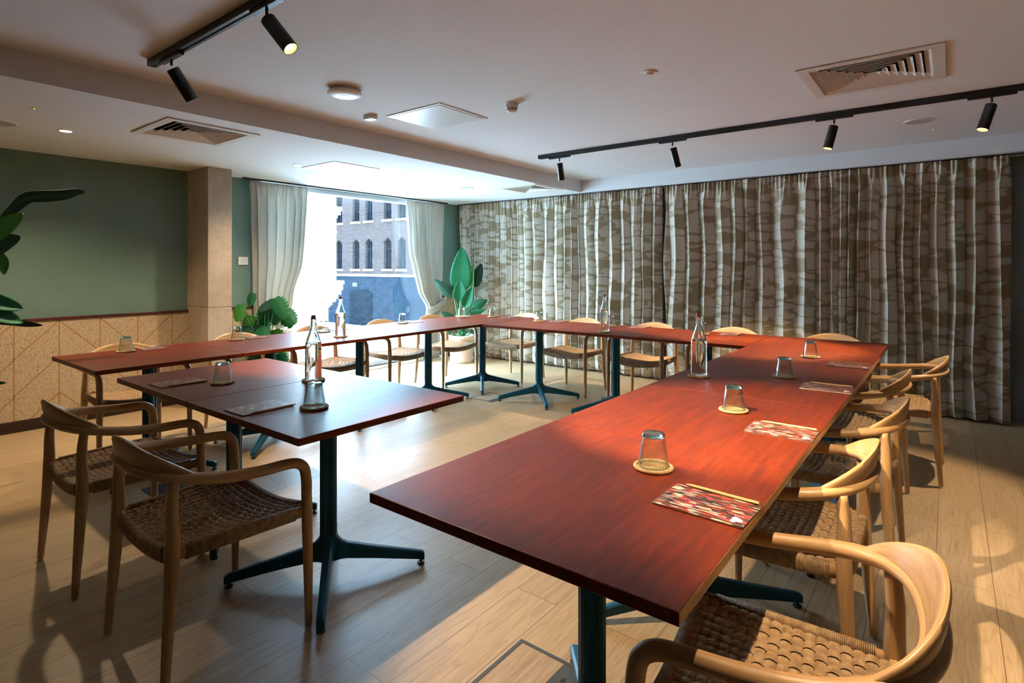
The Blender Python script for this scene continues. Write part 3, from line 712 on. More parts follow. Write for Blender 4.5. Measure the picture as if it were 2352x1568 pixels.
def make_pencil(label):
    t = empty('pencil', label, 'pencil', (0, 0, 0), 0, 'natural wood pencils')
    bm = bmesh.new(); tube(bm, [(-.075, 0, .0037), (.085, 0, .0037)], .0037, 6, smooth_path=False); obj('shaft', bm, 'pencil', t)
    bm = bmesh.new(); tube(bm, [(-.075, 0, .0037), (-.093, 0, .0037)], [.0037, .0010], 10, smooth_path=False); obj('sharpened_end', bm, 'pencil', t)
    bm = bmesh.new(); tube(bm, [(-.093, 0, .0037), (-.097, 0, .0037)], [.0010, .0002], 6, smooth_path=False); obj('lead', bm, 'graphite', t)
    return t
CT = TZ + .0002; CZ = CT + .0092
GL = [('L1', -4.299, 1.374), ('L2', -4.32, 2.118), ('L3', -4.25, 2.833), ('L4', -4.28, 3.74), ('L5', -4.29, 4.60), ('L5b', -4.05, 4.85), ('B1', -3.336, 4.741), ('B2', -2.531, 4.774), ('B3', -1.629, 4.67),
      ('R4', -.685, 3.889), ('R3', -.668, 3.115), ('R2', -.666, 2.26), ('R1', -.652, 1.479), ('M1', -2.771, 1.289), ('M2', -1.995, 1.286)]
PG = dict(PL); PG['L5b'] = 'corner end of the window row, nearest the curtains'
PG['L5'] = 'farthest window row table, on its window side'
pg = pc = pp = pn = None
for k, x, y in GL:
    lg = 'upturned clear glass tumbler, ' + PG[k]; lc = 'woven straw coaster under the glass, ' + PG[k]
    if pg is None: pg = make_tumbler(lg); pc = make_coaster(lc); g, c = pg, pc; c['label'] = lc
    else: g = dup(pg, label=lg); c = dup(pc, label=lc)
    g.location = (x, y, CZ); c.location = (x, y, CT); c.rotation_euler.z = rnd.random() * 3
pb = None
for k, x, y, lab in (('M2', -2.471, 1.588, 'swing-top water bottle on the middle pair of tables, behind a glass'), ('L3', -3.853, 2.719, 'swing-top water bottle standing before the window, on the window row'),
                     ('B2', -2.347, 4.309, 'swing-top water bottle on the curtain row'), ('R3', -1.015, 2.86, 'swing-top water bottle on the left edge of the right row')):
    if pb is None: pb = make_bottle(lab); b = pb; b.location = (x, y, CZ); b.rotation_euler.z = .5
    else: b = dup(pb, (x, y, CZ), rnd.random() * 3, lab)
    c = dup(pc, (x, y, CT), rnd.random() * 3, 'woven straw coaster under the water bottle, ' + PL[k])
    if k == 'M2': c['label'] = 'woven straw coaster under the water bottle of the middle pair'
# (place, x, y, pad rotation, pencil offset along local y, pencil tilt)
PD = [('R1', -.452, 1.328, -2, .070), ('R2', -.4535, 2.075, 1, .068), ('R3', -.450, 2.946, 2, .068), ('R4', -.4535, 3.692, 0, .068),
      ('M1', -2.945, 1.162, 90, -.078), ('M2', -2.165, 1.152, 90, -.082), ('L1', -4.345, 1.535, 181, .062), ('L2', -4.375, 2.275, 180, .062),
      ('L3', -4.335, 3.01, 180, .065), ('L4', -4.335, 3.90, 180, .065), ('L5', -4.335, 4.72, 180, .065), ('L5b', -3.85, 4.93, -90, .06),
      ('B1', -3.175, 4.86, -90, .066), ('B2', -2.275, 4.855, -88, .066), ('B3', -1.44, 4.82, -90, .066)]
for k, x, y, a, off_ in PD:
    lp = 'red patterned notepad, ' + PG[k]; ln = 'natural wood pencil on the notepad, ' + PG[k]
    a_ = R(a)
    if pp is None: pp = make_pad(lp); pn = make_pencil(ln); p, n_ = pp, pn
    else: p = dup(pp, label=lp); n_ = dup(pn, label=ln)
    p.location = (x, y, CT); p.rotation_euler = (0, 0, a_)
    sgn = .012
    n_.location = (x - off_ * sin(a_) + sgn * cos(a_), y + off_ * cos(a_) + sgn * sin(a_), CT + .0046); n_.rotation_euler = (0, 0, a_ - R(1.5))
    if k == 'M2': n_.rotation_euler.z = a_ + R(178)   # pencils by the middle pair point away
    if k == 'M1': n_.rotation_euler.z = a_ + R(180)

# ================================================================== curtains
def curtain(name, label, cat, m, path_x, nz, top, bot, wav, amp, seed, header=.085, axis='X', base=0.0, lo=None, hi=None, group=None, nseg=None, fine=.040):
    """hanging cloth: runs along axis from a to b (functions of height), folded around base"""
    bm = bmesh.new(); uvl = bm.loops.layers.uv.verify(); rr = random.Random(seed)
    a0, b0 = path_x; W = b0 - a0; n = nseg or int(W / .0065)
    # irregular fold phase
    ph = [0]; 
    for i in range(n):
        s = i / n * W
        f = 1 / (wav * (1 + .42 * sin(s * 3.1 + seed) * sin(s * 1.37 + 2.2 * seed) + .25 * sin(s * 7.3 + seed)))
        ph.append(ph[-1] + f * W / n)
    rows = []; zs = [top, top - .012, top - header * .5, top - header, top - header - .03, top - header - .08] + [top - header - .08 - (top - header - .08 - bot) * (k + 1) / nz for k in range(nz)]
    ul = 0; us = [0]
    for i in range(n): ul += W / n * 1.55; us.append(ul)
    for z in zs:
        t = (top - z) / (top - bot); hd = max(0, min(1, (top - header - z + .03) / .16)); row = []
        A = lo(z) if lo else a0; Bv = hi(z) if hi else b0
        for i in range(n + 1):
            s = i / n; p = ph[i]; am = amp * (1 + .35 * sin(p * 1.7 + seed)) * (.30 + .70 * hd)
            drift = .25 * noise.noise(Vector((s * W * 3, z * 1.1, seed))) 
            q = 2 * pi * (p + drift * hd)
            o_ = am * math.copysign(abs(sin(q)) ** .9, sin(q)) + .012 * noise.noise(Vector((s * W * 9, z * 2.0, seed + 5))) * hd
            if hd < 1: o_ += (1 - hd) * .010 * sin(2 * pi * s * W / fine + 1.2 * sin(s * W * 17))
            along = A + (Bv - A) * s + .014 * sin(2 * q + .6) * hd * (abs(Bv - A) / W)
            v = (along, base + o_, z) if axis == 'X' else (base - o_, along, z)
            row.append(bm.verts.new(v))
        rows.append(row)
    for j in range(len(rows) - 1):
        for i in range(n):
            f = bm.faces.new((rows[j][i], rows[j + 1][i], rows[j + 1][i + 1], rows[j][i + 1])); f.smooth = True
            for lp, (ii, jj) in zip(f.loops, ((i, j), (i, j + 1), (i + 1, j + 1), (i + 1, j))): lp[uvl].uv = (us[ii], zs[jj])
    o = obj(name, bm, m); sd = o.modifiers.new('cloth', 'SOLIDIFY'); sd.thickness = .003
    return tag(o, label, cat, group)
curtain('patterned_curtain', 'beige curtain with a brown brushstroke pattern, left half of the far wall', 'curtain', 'curtain_pattern', (-5.80, -2.62), 26, 2.2295, .025, .128, .035, 3, base=6.175, group='patterned curtains on the far wall')
curtain('patterned_curtain', 'beige curtain with a brown brushstroke pattern, right half of the far wall', 'curtain', 'curtain_pattern', (-2.58, .385), 26, 2.2295, .02, .148, .041, 11, base=6.165, group='patterned curtains on the far wall')
ct = obj('curtain_track', BX(WX + .05, .9, 6.15, 6.18, 2.230, 2.2395), 'black'); tag(ct, 'black ceiling track above the patterned curtains', 'curtain track')
def prof_l(zv, tab):
    for (z0, a), (z1, b) in zip(tab, tab[1:]):
        if z0 >= zv >= z1:
            t = (z0 - zv) / (z0 - z1); t = t * t * (3 - 2 * t) if z1 < 1.0 else t; return a + (b - a) * t
    return tab[-1][1]
CXB = WX + .075
curtain('window_curtain', 'off-white linen curtain left of the window, gathered by a tieback', 'curtain', 'curtain_plain', (2.97, 3.66), 30, 2.215, .02, .088, .034, 5, axis='Y', base=CXB,
        lo=lambda z: prof_l(z, [(2.3, 2.97), (1.2, 3.0), (.62, 3.02), (.0, 2.99)]), hi=lambda z: prof_l(z, [(2.3, 3.66), (1.4, 3.585), (.95, 3.46), (.62, 3.34), (.3, 3.42), (.0, 3.50)]), group='plain curtains at the window', nseg=170)
curtain('window_curtain', 'off-white linen curtain right of the window, swept back by a tieback', 'curtain', 'curtain_plain', (5.12, 5.85), 30, 2.215, .02, .088, .034, 8, axis='Y', base=CXB,
        lo=lambda z: prof_l(z, [(2.3, 5.12), (1.5, 5.20), (1.0, 5.36), (.72, 5.52), (.3, 5.44), (.0, 5.36)]), hi=lambda z: prof_l(z, [(2.3, 5.85), (1.0, 5.80), (.72, 5.77), (.3, 5.74), (.0, 5.74)]), group='plain curtains at the window', nseg=170)
ct = obj('curtain_track', BX(CXB - .015, CXB + .015, 2.9, 5.9, 2.222, 2.24), 'black'); tag(ct, 'black ceiling track above the plain window curtains', 'curtain track')
def tieback(label, ya, yb, za, zb):
    bm = bmesh.new(); n = 14; rows = []
    for i in range(n + 1):
        u = i / n; y = ya + (yb - ya) * u; z = za + (zb - za) * u ** 1.3 - .03 * sin(pi * u); x = CXB + .075 * sin(pi * min(1, .12 + u * .80)) ** .5 - .005
        rows.append([bm.verts.new((x - .012 * (k == 0) - .012 * (k == 3), y, z + (k - 1.5) * .034)) for k in range(4)])
    for a, b in zip(rows, rows[1:]):
        for k in range(3): bm.faces.new((a[k], b[k], b[k + 1], a[k + 1])).smooth = True
    o = obj('tieback', bm, 'curtain_plain'); sd = o.modifiers.new('cloth', 'SOLIDIFY'); sd.thickness = .006
    tag(o, label, 'tieback', 'curtain tiebacks')
tieback('wide off-white tieback sweeping round the right window curtain', 5.46, 5.87, .70, .88)
tieback('off-white tieback holding the left window curtain', 3.42, 2.95, .60, .70)

# ================================================================== ceiling fittings
def vent(label, v, z, rings=7):
    x0, x1, y0, y1 = v; cx, cy = (x0 + x1) / 2, (y0 + y1) / 2; a, b = (x1 - x0) / 2, (y1 - y0) / 2
    t = empty('ceiling_vent', label, 'vent', (cx, cy, z), 0, 'square louvred ceiling vents')
    bm = bmesh.new(); wdt = .045
    for (p, q, r, s) in ((-a - .012, a + .012, -b - .012, -b + wdt), (-a - .012, a + .012, b - wdt, b + .012), (-a - .012, -a + wdt, -b + wdt, b - wdt), (a - wdt, a + .012, -b + wdt, b - wdt)): box(bm, p, q, r, s, -.008, -.0005)
    obj('vent_frame', bm, 'vent', t, bevel=.002)
    ai, bi = a - wdt, b - wdt
    for q in range(rings):
        f = 1 - q / rings; A, Bb = ai * f, bi * f; g = .85 * min(ai, bi) / rings; bm = bmesh.new()
        lo = [(-A, -Bb), (A, -Bb), (A, Bb), (-A, Bb)]; A2, B2 = max(.002, A - g), max(.002, Bb - g)
        hi = [(-A2, -B2), (A2, -B2), (A2, B2), (-A2, B2)]
        # slats lean outwards going down
        for k in range(4):
            p0, p1, q1, q0 = lo[k], lo[(k + 1) % 4], hi[(k + 1) % 4], hi[k]; d = .0015
            bm.faces.new([bm.verts.new(vv) for vv in ((*p0, -.004), (*p1, -.004), (*q1, .021), (*q0, .021))])
        o = obj('louvre', bm, 'vent', t); sd = o.modifiers.new('thick', 'SOLIDIFY'); sd.thickness = .0016
    bm = bmesh.new(); e = .001
    for (p, q, r, s, z0, z1) in ((-a + e, a - e, -b + e, b - e, .09, .095), (-a + e, -a + .006, -b + e, b - e, .0, .09), (a - .006, a - e, -b + e, b - e, 0, .09), (-a + .006, a - .006, -b + e, -b + .006, 0, .09), (-a + .006, a - .006, b - .006, b - e, 0, .09)): box(bm, p, q, r, s, z0, z1)
    obj('duct', bm, 'dark', t)
vent('square louvred vent in the raised ceiling, upper right', V1, ZH)
vent('square louvred vent in the lowered ceiling, nearest the green wall', V2, ZL, 6)
vent('square louvred vent in the lowered ceiling, near the patterned curtains', V3, ZL, 6)
def disc(name, label, cat, prof, m, x, y, z, group=None, seg=36):
    bm = bmesh.new(); lathe(bm, prof, seg); recalc(bm); o = obj(name, bm, m, None, False, (x, y, z))
    for p in o.data.polygons: p.use_smooth = len(p.vertices) == 4
    md = o.modifiers.new('edge', 'EDGE_SPLIT'); md.split_angle = R(40); return tag(o, label, cat, group)
o = disc('wifi_access_point', 'white domed wireless access point on the ceiling', 'access point', [(0, -.045), (.055, -.0435), (.092, -.034), (.102, -.028), (.101, -.018), (.086, -.006), (.086, 0), (0, 0)], 'white', -2.905, 2.08, ZH)
bm = bmesh.new(); ring_torus(bm, .032, .0012, -.0440, 32, 6, 0)
for v_ in bm.verts: v_.co.z = -.0455 + (v_.co.z) * .001
bm.free()
bm = bmesh.new(); lathe(bm, [(.030, -.0435), (.030, -.0462), (.034, -.0462), (.034, -.0435)], 32); recalc(bm); obj('status_ring', bm, 'chrome', o)
o = obj('sensor_box', BX(-.042, .042, -.030, .030, -.028, -.0005), 'white', None, loc=(-3.26, 2.55, ZH), bevel=.003); tag(o, 'small white rectangular sensor box on the ceiling', 'sensor'); 
obj('sensor_window', BX(-.022, .022, -.018, .018, -.0295, -.028), 'grey_panel', o)
s = disc('smoke_detector', 'white smoke detector hanging from the ceiling', 'smoke detector', [(0, -.062), (.022, -.060), (.030, -.052), (.032, -.046), (.037, -.032), (.041, -.030), (.041, -.008), (.044, -.006), (.044, 0), (0, 0)], 'white', -2.28, 2.93, ZH)
bm = bmesh.new()
for k in range(8):
    a0 = 2 * pi * k / 8 + .06; a1 = 2 * pi * (k + 1) / 8 - .06
    v4 = [bm.verts.new((r_ * cos(a), r_ * sin(a), z_)) for a, r_, z_ in ((a0, .0330, -.0465), (a1, .0330, -.0465), (a1, .0375, -.0345), (a0, .0375, -.0345))]; bm.faces.new(v4)
obj('sensing_slots', bm, 'dark', s)
o = disc('motion_sensor', 'small round white motion sensor near the middle of the ceiling', 'sensor', [(0, -.012), (.020, -.012), (.026, -.006), (.040, -.005), (.042, 0), (0, 0)], 'white', -1.315, 2.92, ZH)
bm = bmesh.new(); lathe(bm, [(0, -.0155), (.012, -.0150), (.016, -.012), (0, -.012)], 20); recalc(bm); obj('sensor_lens', bm, 'grey_panel', o, True)
def speaker(label, x, y, z):
    o = disc('ceiling_speaker', label, 'speaker', [(0, -.004), (.088, -.004), (.090, -.006), (.100, -.005), (.103, -.0005), (0, -.0005)], 'white', x, y, z, 'round ceiling speakers')
    bm = bmesh.new(); lathe(bm, [(0, -.0050), (.086, -.0050), (.086, -.004), (0, -.004)], 36); recalc(bm); obj('speaker_grille', bm, mat('perforated_grille', (.42, .39, .35), .7), o)
speaker('round speaker in the raised ceiling, right of the track lights', -.18, 5.13, ZH)
speaker('round speaker in the lowered ceiling, above the far window row', -4.50, 4.89, ZL)
speaker('round speaker in the lowered ceiling at the left edge of the photo', -4.84, .835, ZL)
def ledsensor(label, x, y, z):
    o = disc('emergency_indicator', label, 'sensor', [(0, -.003), (.018, -.003), (.0225, -.0005), (0, -.0005)], 'vent', x, y, z, 'ceiling indicators with a green LED')
    bm = bmesh.new(); lathe(bm, [(0, -.006), (.003, -.005), (.0035, -.003), (0, -.003)], 10); obj('green_led', bm, 'led', o)
ledsensor('round indicator with a green LED in the lowered ceiling, upper left', -4.24, .89, ZL)
ledsensor('round indicator with a green LED in the raised ceiling, beside the speaker', -.105, 5.50, ZH)
def hatch(label, cx, cy, a, b, z, deep=False):
    o = obj('access_panel', BX(-a, a, -b, b, -.006, -.0005), 'white', None, loc=(cx, cy, z), bevel=.001); tag(o, label, 'access panel', 'square ceiling access panels')
    obj('panel_door', BX(-a + .022, a - .022, -b + .022, b - .022, -.0085, -.006), 'grey_panel', o, bevel=.001)
hatch('square access panel in the raised ceiling beside the smoke detector', -2.905, 2.865, .265, .245, ZH)
hatch('square access panel in the lowered ceiling, before the window', -4.53, 3.20, .26, .25, ZL)
def downlight(label, x, y):
    t = empty('recessed_downlight', label, 'downlight', (x, y, ZL), 0, 'recessed downlights')
    bm = bmesh.new(); lathe(bm, [(.034, -.0005), (.034, -.005), (.044, -.004), (.046, -.0005)], 28); obj('trim_ring', bm, 'white', t)
    bm = bmesh.new(); lathe(bm, [(0, -.003), (.034, -.003)], 28); recalc(bm); obj('lens', bm, 'downlight', t)
    l = bpy.data.lights.new('downlight_beam', 'SPOT'); l.energy = DOWN_W; l.color = WARM; l.spot_size = R(135); l.spot_blend = .9; l.shadow_soft_size = .03
    lo_ = bpy.data.objects.new('downlight_beam', l); COL.objects.link(lo_); lo_.parent = t; lo_.location = (0, 0, -.012)
downlight('lit recessed downlight at the left, above the green wall side', -4.772, 1.169)
downlight('lit recessed downlight beside the access panel before the window', -4.692, 2.856)
downlight('lit recessed downlight nearest the patterned curtains', -4.566, 4.476)

# ------------------------------------------------------------------ track lights
def rail(label, x0, x1, y):
    bm = bmesh.new(); box(bm, x0, x1, y - .018, y + .018, ZH - .032, ZH - .0005); box(bm, x0 - .008, x0, y - .019, y + .019, ZH - .034, ZH - .0005)
    box(bm, x0, x1, y - .020, y - .006, ZH - .036, ZH - .032); box(bm, x0, x1, y + .006, y + .020, ZH - .036, ZH - .032)
    tag(obj('track_rail', bm, 'black'), label, 'track', 'black ceiling lighting tracks')
YT1, YT2 = 1.165, 4.46
rail('black lighting track on the ceiling, top left', -3.28, 1.5, YT1)
rail('long black lighting track running to the right edge', -3.13, 1.5, YT2)
def head(label, x, y, aim, power, size=62, blend=.55):
    t = empty('track_spotlight', label, 'spotlight', (x, y, ZH), 0, 'black track spotlights')
    obj('adapter', BX(-.115, .115, -.013, .013, -.052, -.0362), 'black', t, bevel=.002)
    bm = bmesh.new(); cyl(bm, (0, 0, -.052), (0, 0, -.082), .006, 10); obj('stem', bm, 'black', t)
    d = (Vector(aim) - Vector((x, y, ZH - .11))).normalized(); q = d.to_track_quat('-Z', 'Y').to_matrix().to_4x4()
    top = Vector((0, 0, -.078))
    bm = bmesh.new(); lathe(bm, [(0, .012), (.026, .012), (.030, .008), (.030, -.150), (.0275, -.150), (.0275, -.122), (0, -.122)], 28); recalc(bm)
    bm.transform(Matrix.Translation(top + Vector((.0, 0, -.012)) + d * .02) @ q); tb = obj('lamp_tube', bm, 'black', t, True); md = tb.modifiers.new('edge', 'EDGE_SPLIT'); md.split_angle = R(40)
    base = top + Vector((0, 0, -.012)) + d * .02
    bm = bmesh.new(); lathe(bm, [(.0274, -.1485), (.017, -.1225)], 24); bm.transform(Matrix.Translation(base) @ q); obj('reflector', bm, 'reflector', tb, True)
    bm = bmesh.new(); lathe(bm, [(0, -.1232), (.0165, -.1232)], 24); bm.transform(Matrix.Translation(base) @ q); obj('lens', bm, 'lamp', tb)
    l = bpy.data.lights.new('spot_beam', 'SPOT'); l.energy = power; l.color = WARM; l.spot_size = R(size); l.spot_blend = blend; l.shadow_soft_size = .014
    lo_ = bpy.data.objects.new('spot_beam', l); COL.objects.link(lo_); lo_.parent = t; lo_.location = base + d * .147
    lo_.rotation_euler = d.to_track_quat('-Z', 'Y').to_euler()
P = SPOT_W
head('black track spotlight at the left end of the top-left track', -3.035, YT1, (-3.0, 2.7, 0), P * .9, 60)
head('lit black track spotlight at the top, showing its glowing lens', -2.135, YT1, (-.50, 1.95, 0), P * .95, 58)
head('black track spotlight above the right row, out of frame', -1.20, YT1, (-.62, 2.15, .6), P * 1.8, 44)
head('black track spotlight above the near chair, out of frame', -.30, YT1, (.35, 1.9, 0), P * .7, 75)
head('black track spotlight at the left end of the long track', -2.903, YT2, (-2.93, 5.0, 0), P * .55, 66)
head('second black track spotlight from the left on the long track', -1.80, YT2, (-1.50, 5.25, 0), P * 1.0, 66)
head('third black track spotlight on the long track, tilted towards the tables', -.637, YT2, (-1.15, 4.15, .0), P * 1.1, 52)
head('rightmost black track spotlight, tilted down to the left', .197, YT2, (-.45, 3.95, 0), P * .6, 62)

# ================================================================== floor boxes, wall control
def floorbox(label, x0, x1, y0, y1, black=False):
    t = empty('floor_socket_box', label, 'floor box', ((x0 + x1) / 2, (y0 + y1) / 2, 0), 0, 'floor socket boxes'); a, b = (x1 - x0) / 2, (y1 - y0) / 2
    bm = bmesh.new(); w_ = .014
    for (p, q, r, s) in ((-a, a, -b, -b + w_), (-a, a, b - w_, b), (-a, -a + w_, -b + w_, b - w_), (a - w_, a, -b + w_, b - w_)): box(bm, p, q, r, s, 0, .003)
    obj('box_frame', bm, 'box_dark', t)
    if black: obj('box_lid', BX(-a + w_, a - w_, -b + w_, b - w_, 0, .0025), 'black', t)
    else:
        obj('box_lid', BX(-a + w_, a - .075, -b + w_, b - w_, 0, .0018), 'oak_lid', t)
        bm = bmesh.new(); box(bm, a - .073, a - w_, -b + w_, b - w_, 0, .0022)
        o = obj('cable_flap', bm, 'box_dark', t)
        bm = bmesh.new()
        for q in range(6): box(bm, a - .060 + (q % 2) * .016, a - .048 + (q % 2) * .016, -b + .03 + q * (2 * b - .08) / 6, -b + .05 + q * (2 * b - .08) / 6, .0022, .0028)
        obj('flap_ribs', bm, 'black', o)
M['oak_lid'] = wood('oak_lid_veneer', (.36, .24, .13), (.52, .37, .22), 'Y', .42)
floorbox('floor socket box in the bright floor at the bottom of the photo', -1.19, -.93, 1.27, 1.585)
floorbox('floor socket box on the floor before the corner pedestal', -3.80, -3.50, 4.19, 4.50)
floorbox('black floor socket box between the middle chairs', -3.76, -3.50, 1.28, 1.54, True)
o = obj('room_thermostat', BX(WX + .0005, WX + .018, 2.88, 2.985, 1.33, 1.415), 'white', bevel=.006); tag(o, 'small white thermostat on the wall beside the pillar', 'thermostat')
obj('display', BX(WX + .018, WX + .0185, 2.90, 2.965, 1.35, 1.395), 'grey_panel', o)

# ================================================================== plants
def blade(bm, base, tip, width, droop=.0, fold=.25, side=None, prof=None, n=14, notch=0, twist=0, mi=0, curl=.0):
    base, tip = Vector(base), Vector(tip); ax_ = tip - base; Ln = ax_.length; d = ax_.normalized(); uvl = bm.loops.layers.uv.verify()
    side = Vector(side) if side is not None else d.cross(Vector((0, 0, 1)))
    if side.length < 1e-3: side = Vector((1, 0, 0))
    side = (side - d * side.dot(d)).normalized(); nrm = side.cross(d).normalized(); rows = []
    K = 4
    for i in range(n + 1):
        u = i / n; wv_ = prof(u) if prof else sin(pi * min(1, u ** .8)) ** .75
        c = base + ax_ * u + nrm * (droop * Ln * (4 * u * (1 - u))) + Vector((0, 0, -curl * Ln * u * u))
        tw = twist * u; sd = side * cos(tw) + nrm * sin(tw); nn = nrm * cos(tw) - side * sin(tw); row = []
        for k in range(-K, K + 1):
            f = k / K; ww = width / 2 * wv_
            if notch and abs(f) > .45 and 2 < i < n - 1: ww *= ((1.0, .98, 1.0, 1 - notch)[i % 4] if abs(f) > .7 else (1, 1, 1, .8)[i % 4])
            row.append(bm.verts.new(c + sd * (ww * f) + nn * (fold * ww * abs(f) + .04 * width * sin(i * 1.3 + k)*abs(f) * .3) - d * (ww * .12 * abs(f) if notch else 0)))
        rows.append(row)
    for i in range(n):
        for k in range(2 * K):
            try: f = bm.faces.new((rows[i][k], rows[i + 1][k], rows[i + 1][k + 1], rows[i][k + 1]))
            except ValueError: continue
            f.smooth = True; f.material_index = mi
            for lp, (ii, kk) in zip(f.loops, ((i, k), (i + 1, k), (i + 1, k + 1), (i, k + 1))): lp[uvl].uv = (abs(kk - K) / K, ii / n)
    return base
def leafobj(parent, m, stem_pts, base, tip, width, stem_r=.006, **kw):
    bm = bmesh.new(); tube(bm, stem_pts, [stem_r * 1.3, stem_r * .7], 7, 5); o = obj('stalk', bm, 'stem', parent, True)
    bm = bmesh.new(); blade(bm, base, tip, width, **kw)
    # raised midrib
    lf = obj('leaf', bm, m, o); sd = lf.modifiers.new('thick', 'SOLIDIFY'); sd.thickness = .0014; return o
PX, PY = -5.33, 5.72
t = empty('bird_of_paradise_plant', 'potted bird of paradise plant with large upright leaves, in the corner beside the window', 'potted plant', (PX, PY, 0))
bm = bmesh.new(); lathe(bm, [(0, .0), (.150, .0), (.158, .012), (.160, .035), (.156, .045), (.168, .30), (.170, .315), (.188, .322), (.192, .345), (.188, .368), (.176, .375), (.164, .372), (.160, .34), (0, .34)], 40); recalc(bm); obj('plant_pot', bm, 'terracotta', t, True)
bm = bmesh.new(); lathe(bm, [(0, .345), (.159, .342)], 24); recalc(bm); obj('soil', bm, 'soil', t)
rt = Vector((.789, .614, 0)); fw = Vector((-.614, .789, 0))   # spread the leaves broadside to the room
def pp3(u, z, d=0): return tuple(rt * u + fw * d + Vector((0, 0, z)))
def stre(m, u0, u1, zb, u2, z2, wd, d=0, side=None, **kw):
    leafobj(t, m, [pp3(u0 * .3, .34, d * .1), pp3(u0, .34 + (zb - .34) * .5, d * .5), pp3(u1, zb, d)], pp3(u1, zb, d), pp3(u2, z2, d), wd, .009, side=side if side is not None else rt, **kw)
wide = lambda u: (sin(pi * u ** .62) ** .62) if 0 < u < 1 else 0.0
stre('leaf_emerald', .0, -.02, .97, .01, 1.58, .30, prof=wide, fold=.12)
stre('leaf_bright', .06, .10, .82, .16, 1.47, .19, .05, side=Vector((.55, -.45, .25)), prof=wide, fold=-.3)
stre('leaf_dark', .10, .15, 1.03, .27, 1.36, .17, .12, prof=wide, fold=.2)
stre('leaf_emerald', .03, .05, .76, .15, 1.03, .16, -.08, prof=wide, fold=.5)
stre('leaf_emerald', -.02, -.02, .84, -.02, 1.12, .20, -.05, prof=wide, fold=.3)
stre('leaf_dark', -.06, -.10, .90, -.38, 1.14, .15, -.02, side=Vector((.2, .1, .9)), prof=wide, fold=-.3, droop=.10)
stre('leaf_emerald', .10, .14, .74, .36, .86, .13, 0, side=Vector((.1, .2, .9)), prof=wide, fold=.4, droop=-.1)
stre('leaf_emerald', .09, .12, .68, .33, .72, .10, -.02, side=Vector((.1, .2, .9)), prof=wide, fold=.4)
stre('leaf_dark', -.05, -.10, .56, -.27, .70, .12, -.05, side=Vector((.2, .1, .9)), prof=wide, fold=-.2)
stre('leaf_dark', .08, .10, .52, .13, .73, .11, .1, prof=wide, fold=.2)
for q in range(3): stre('leaf_dark', (-.1, .1, .0)[q], (-.12, .12, .03)[q], .42, (-.24, .22, .06)[q], .44 + .02 * q, .07, -.1, prof=wide, fold=.2)
for q in range(5): 
    bm = bmesh.new(); u = -.05 + q * .025; tube(bm, [pp3(u * .6, .34, 0), pp3(u, .6, 0), pp3(u * 1.2, .82, 0)], [.012, .007], 8, 4); obj('stalk', bm, 'stem', t, True)
# monstera by the pillar
t = empty('monstera_plant', 'bushy monstera plant between the concrete pillar and the left window curtain', 'potted plant', (-5.50, 2.98, 0))
bm = bmesh.new(); lathe(bm, [(0, 0), (.12, 0), (.15, .30), (.155, .32), (.14, .32), (.135, .29), (0, .29)], 32); recalc(bm); obj('plant_pot', bm, 'pot_grey', t, True)
mw = lambda u: (max(0, (1 - ((u - .38) / .64) ** 2)) ** .5 if u > .38 else (max(0, 1 - ((u - .38) / .40) ** 2)) ** .42) if u < 1 else .0
rr_ = random.Random(21)
ML = [(-.16, 1.03, .10), (-.20, .92, .13), (-.05, .84, .18), (.06, .98, .19), (.16, .98, .18), (.10, .86, .18), (.18, .86, .16), (-.10, .72, .22), (.03, .70, .20), (.14, .66, .18), (.16, .62, .16), (-.20, .62, .2), (0, .56, .2), (-.14, .80, .16), (.06, .90, .15), (-.02, .45, .16), (.1, .42, .15)]
for q, (u, z, s) in enumerate(ML):
    d = rr_.uniform(-.12, .16) ; b0 = Vector(pp3(u, z, -d)); 
    hd_ = Vector(pp3(rr_.uniform(-.5, .5) + u * 1.4, -rr_.uniform(.35, 1.0), -rr_.uniform(-.2, .9))).normalized()
    tip = b0 + hd_ * s * 1.15
    leafobj(t, ('leaf_emerald', 'leaf_bright', 'leaf_emerald', 'leaf_dark')[q % 4], [pp3(u * .1, .30, 0), pp3(u * .5, (z + .3) * .55, -d * .4), tuple(b0)], b0 - hd_ * s * .12, tip, s * 1.0, .0045, prof=mw, n=27, notch=.28, fold=.18, curl=.12, side=(rt + Vector((0, 0, rr_.uniform(-.3, .3)))))
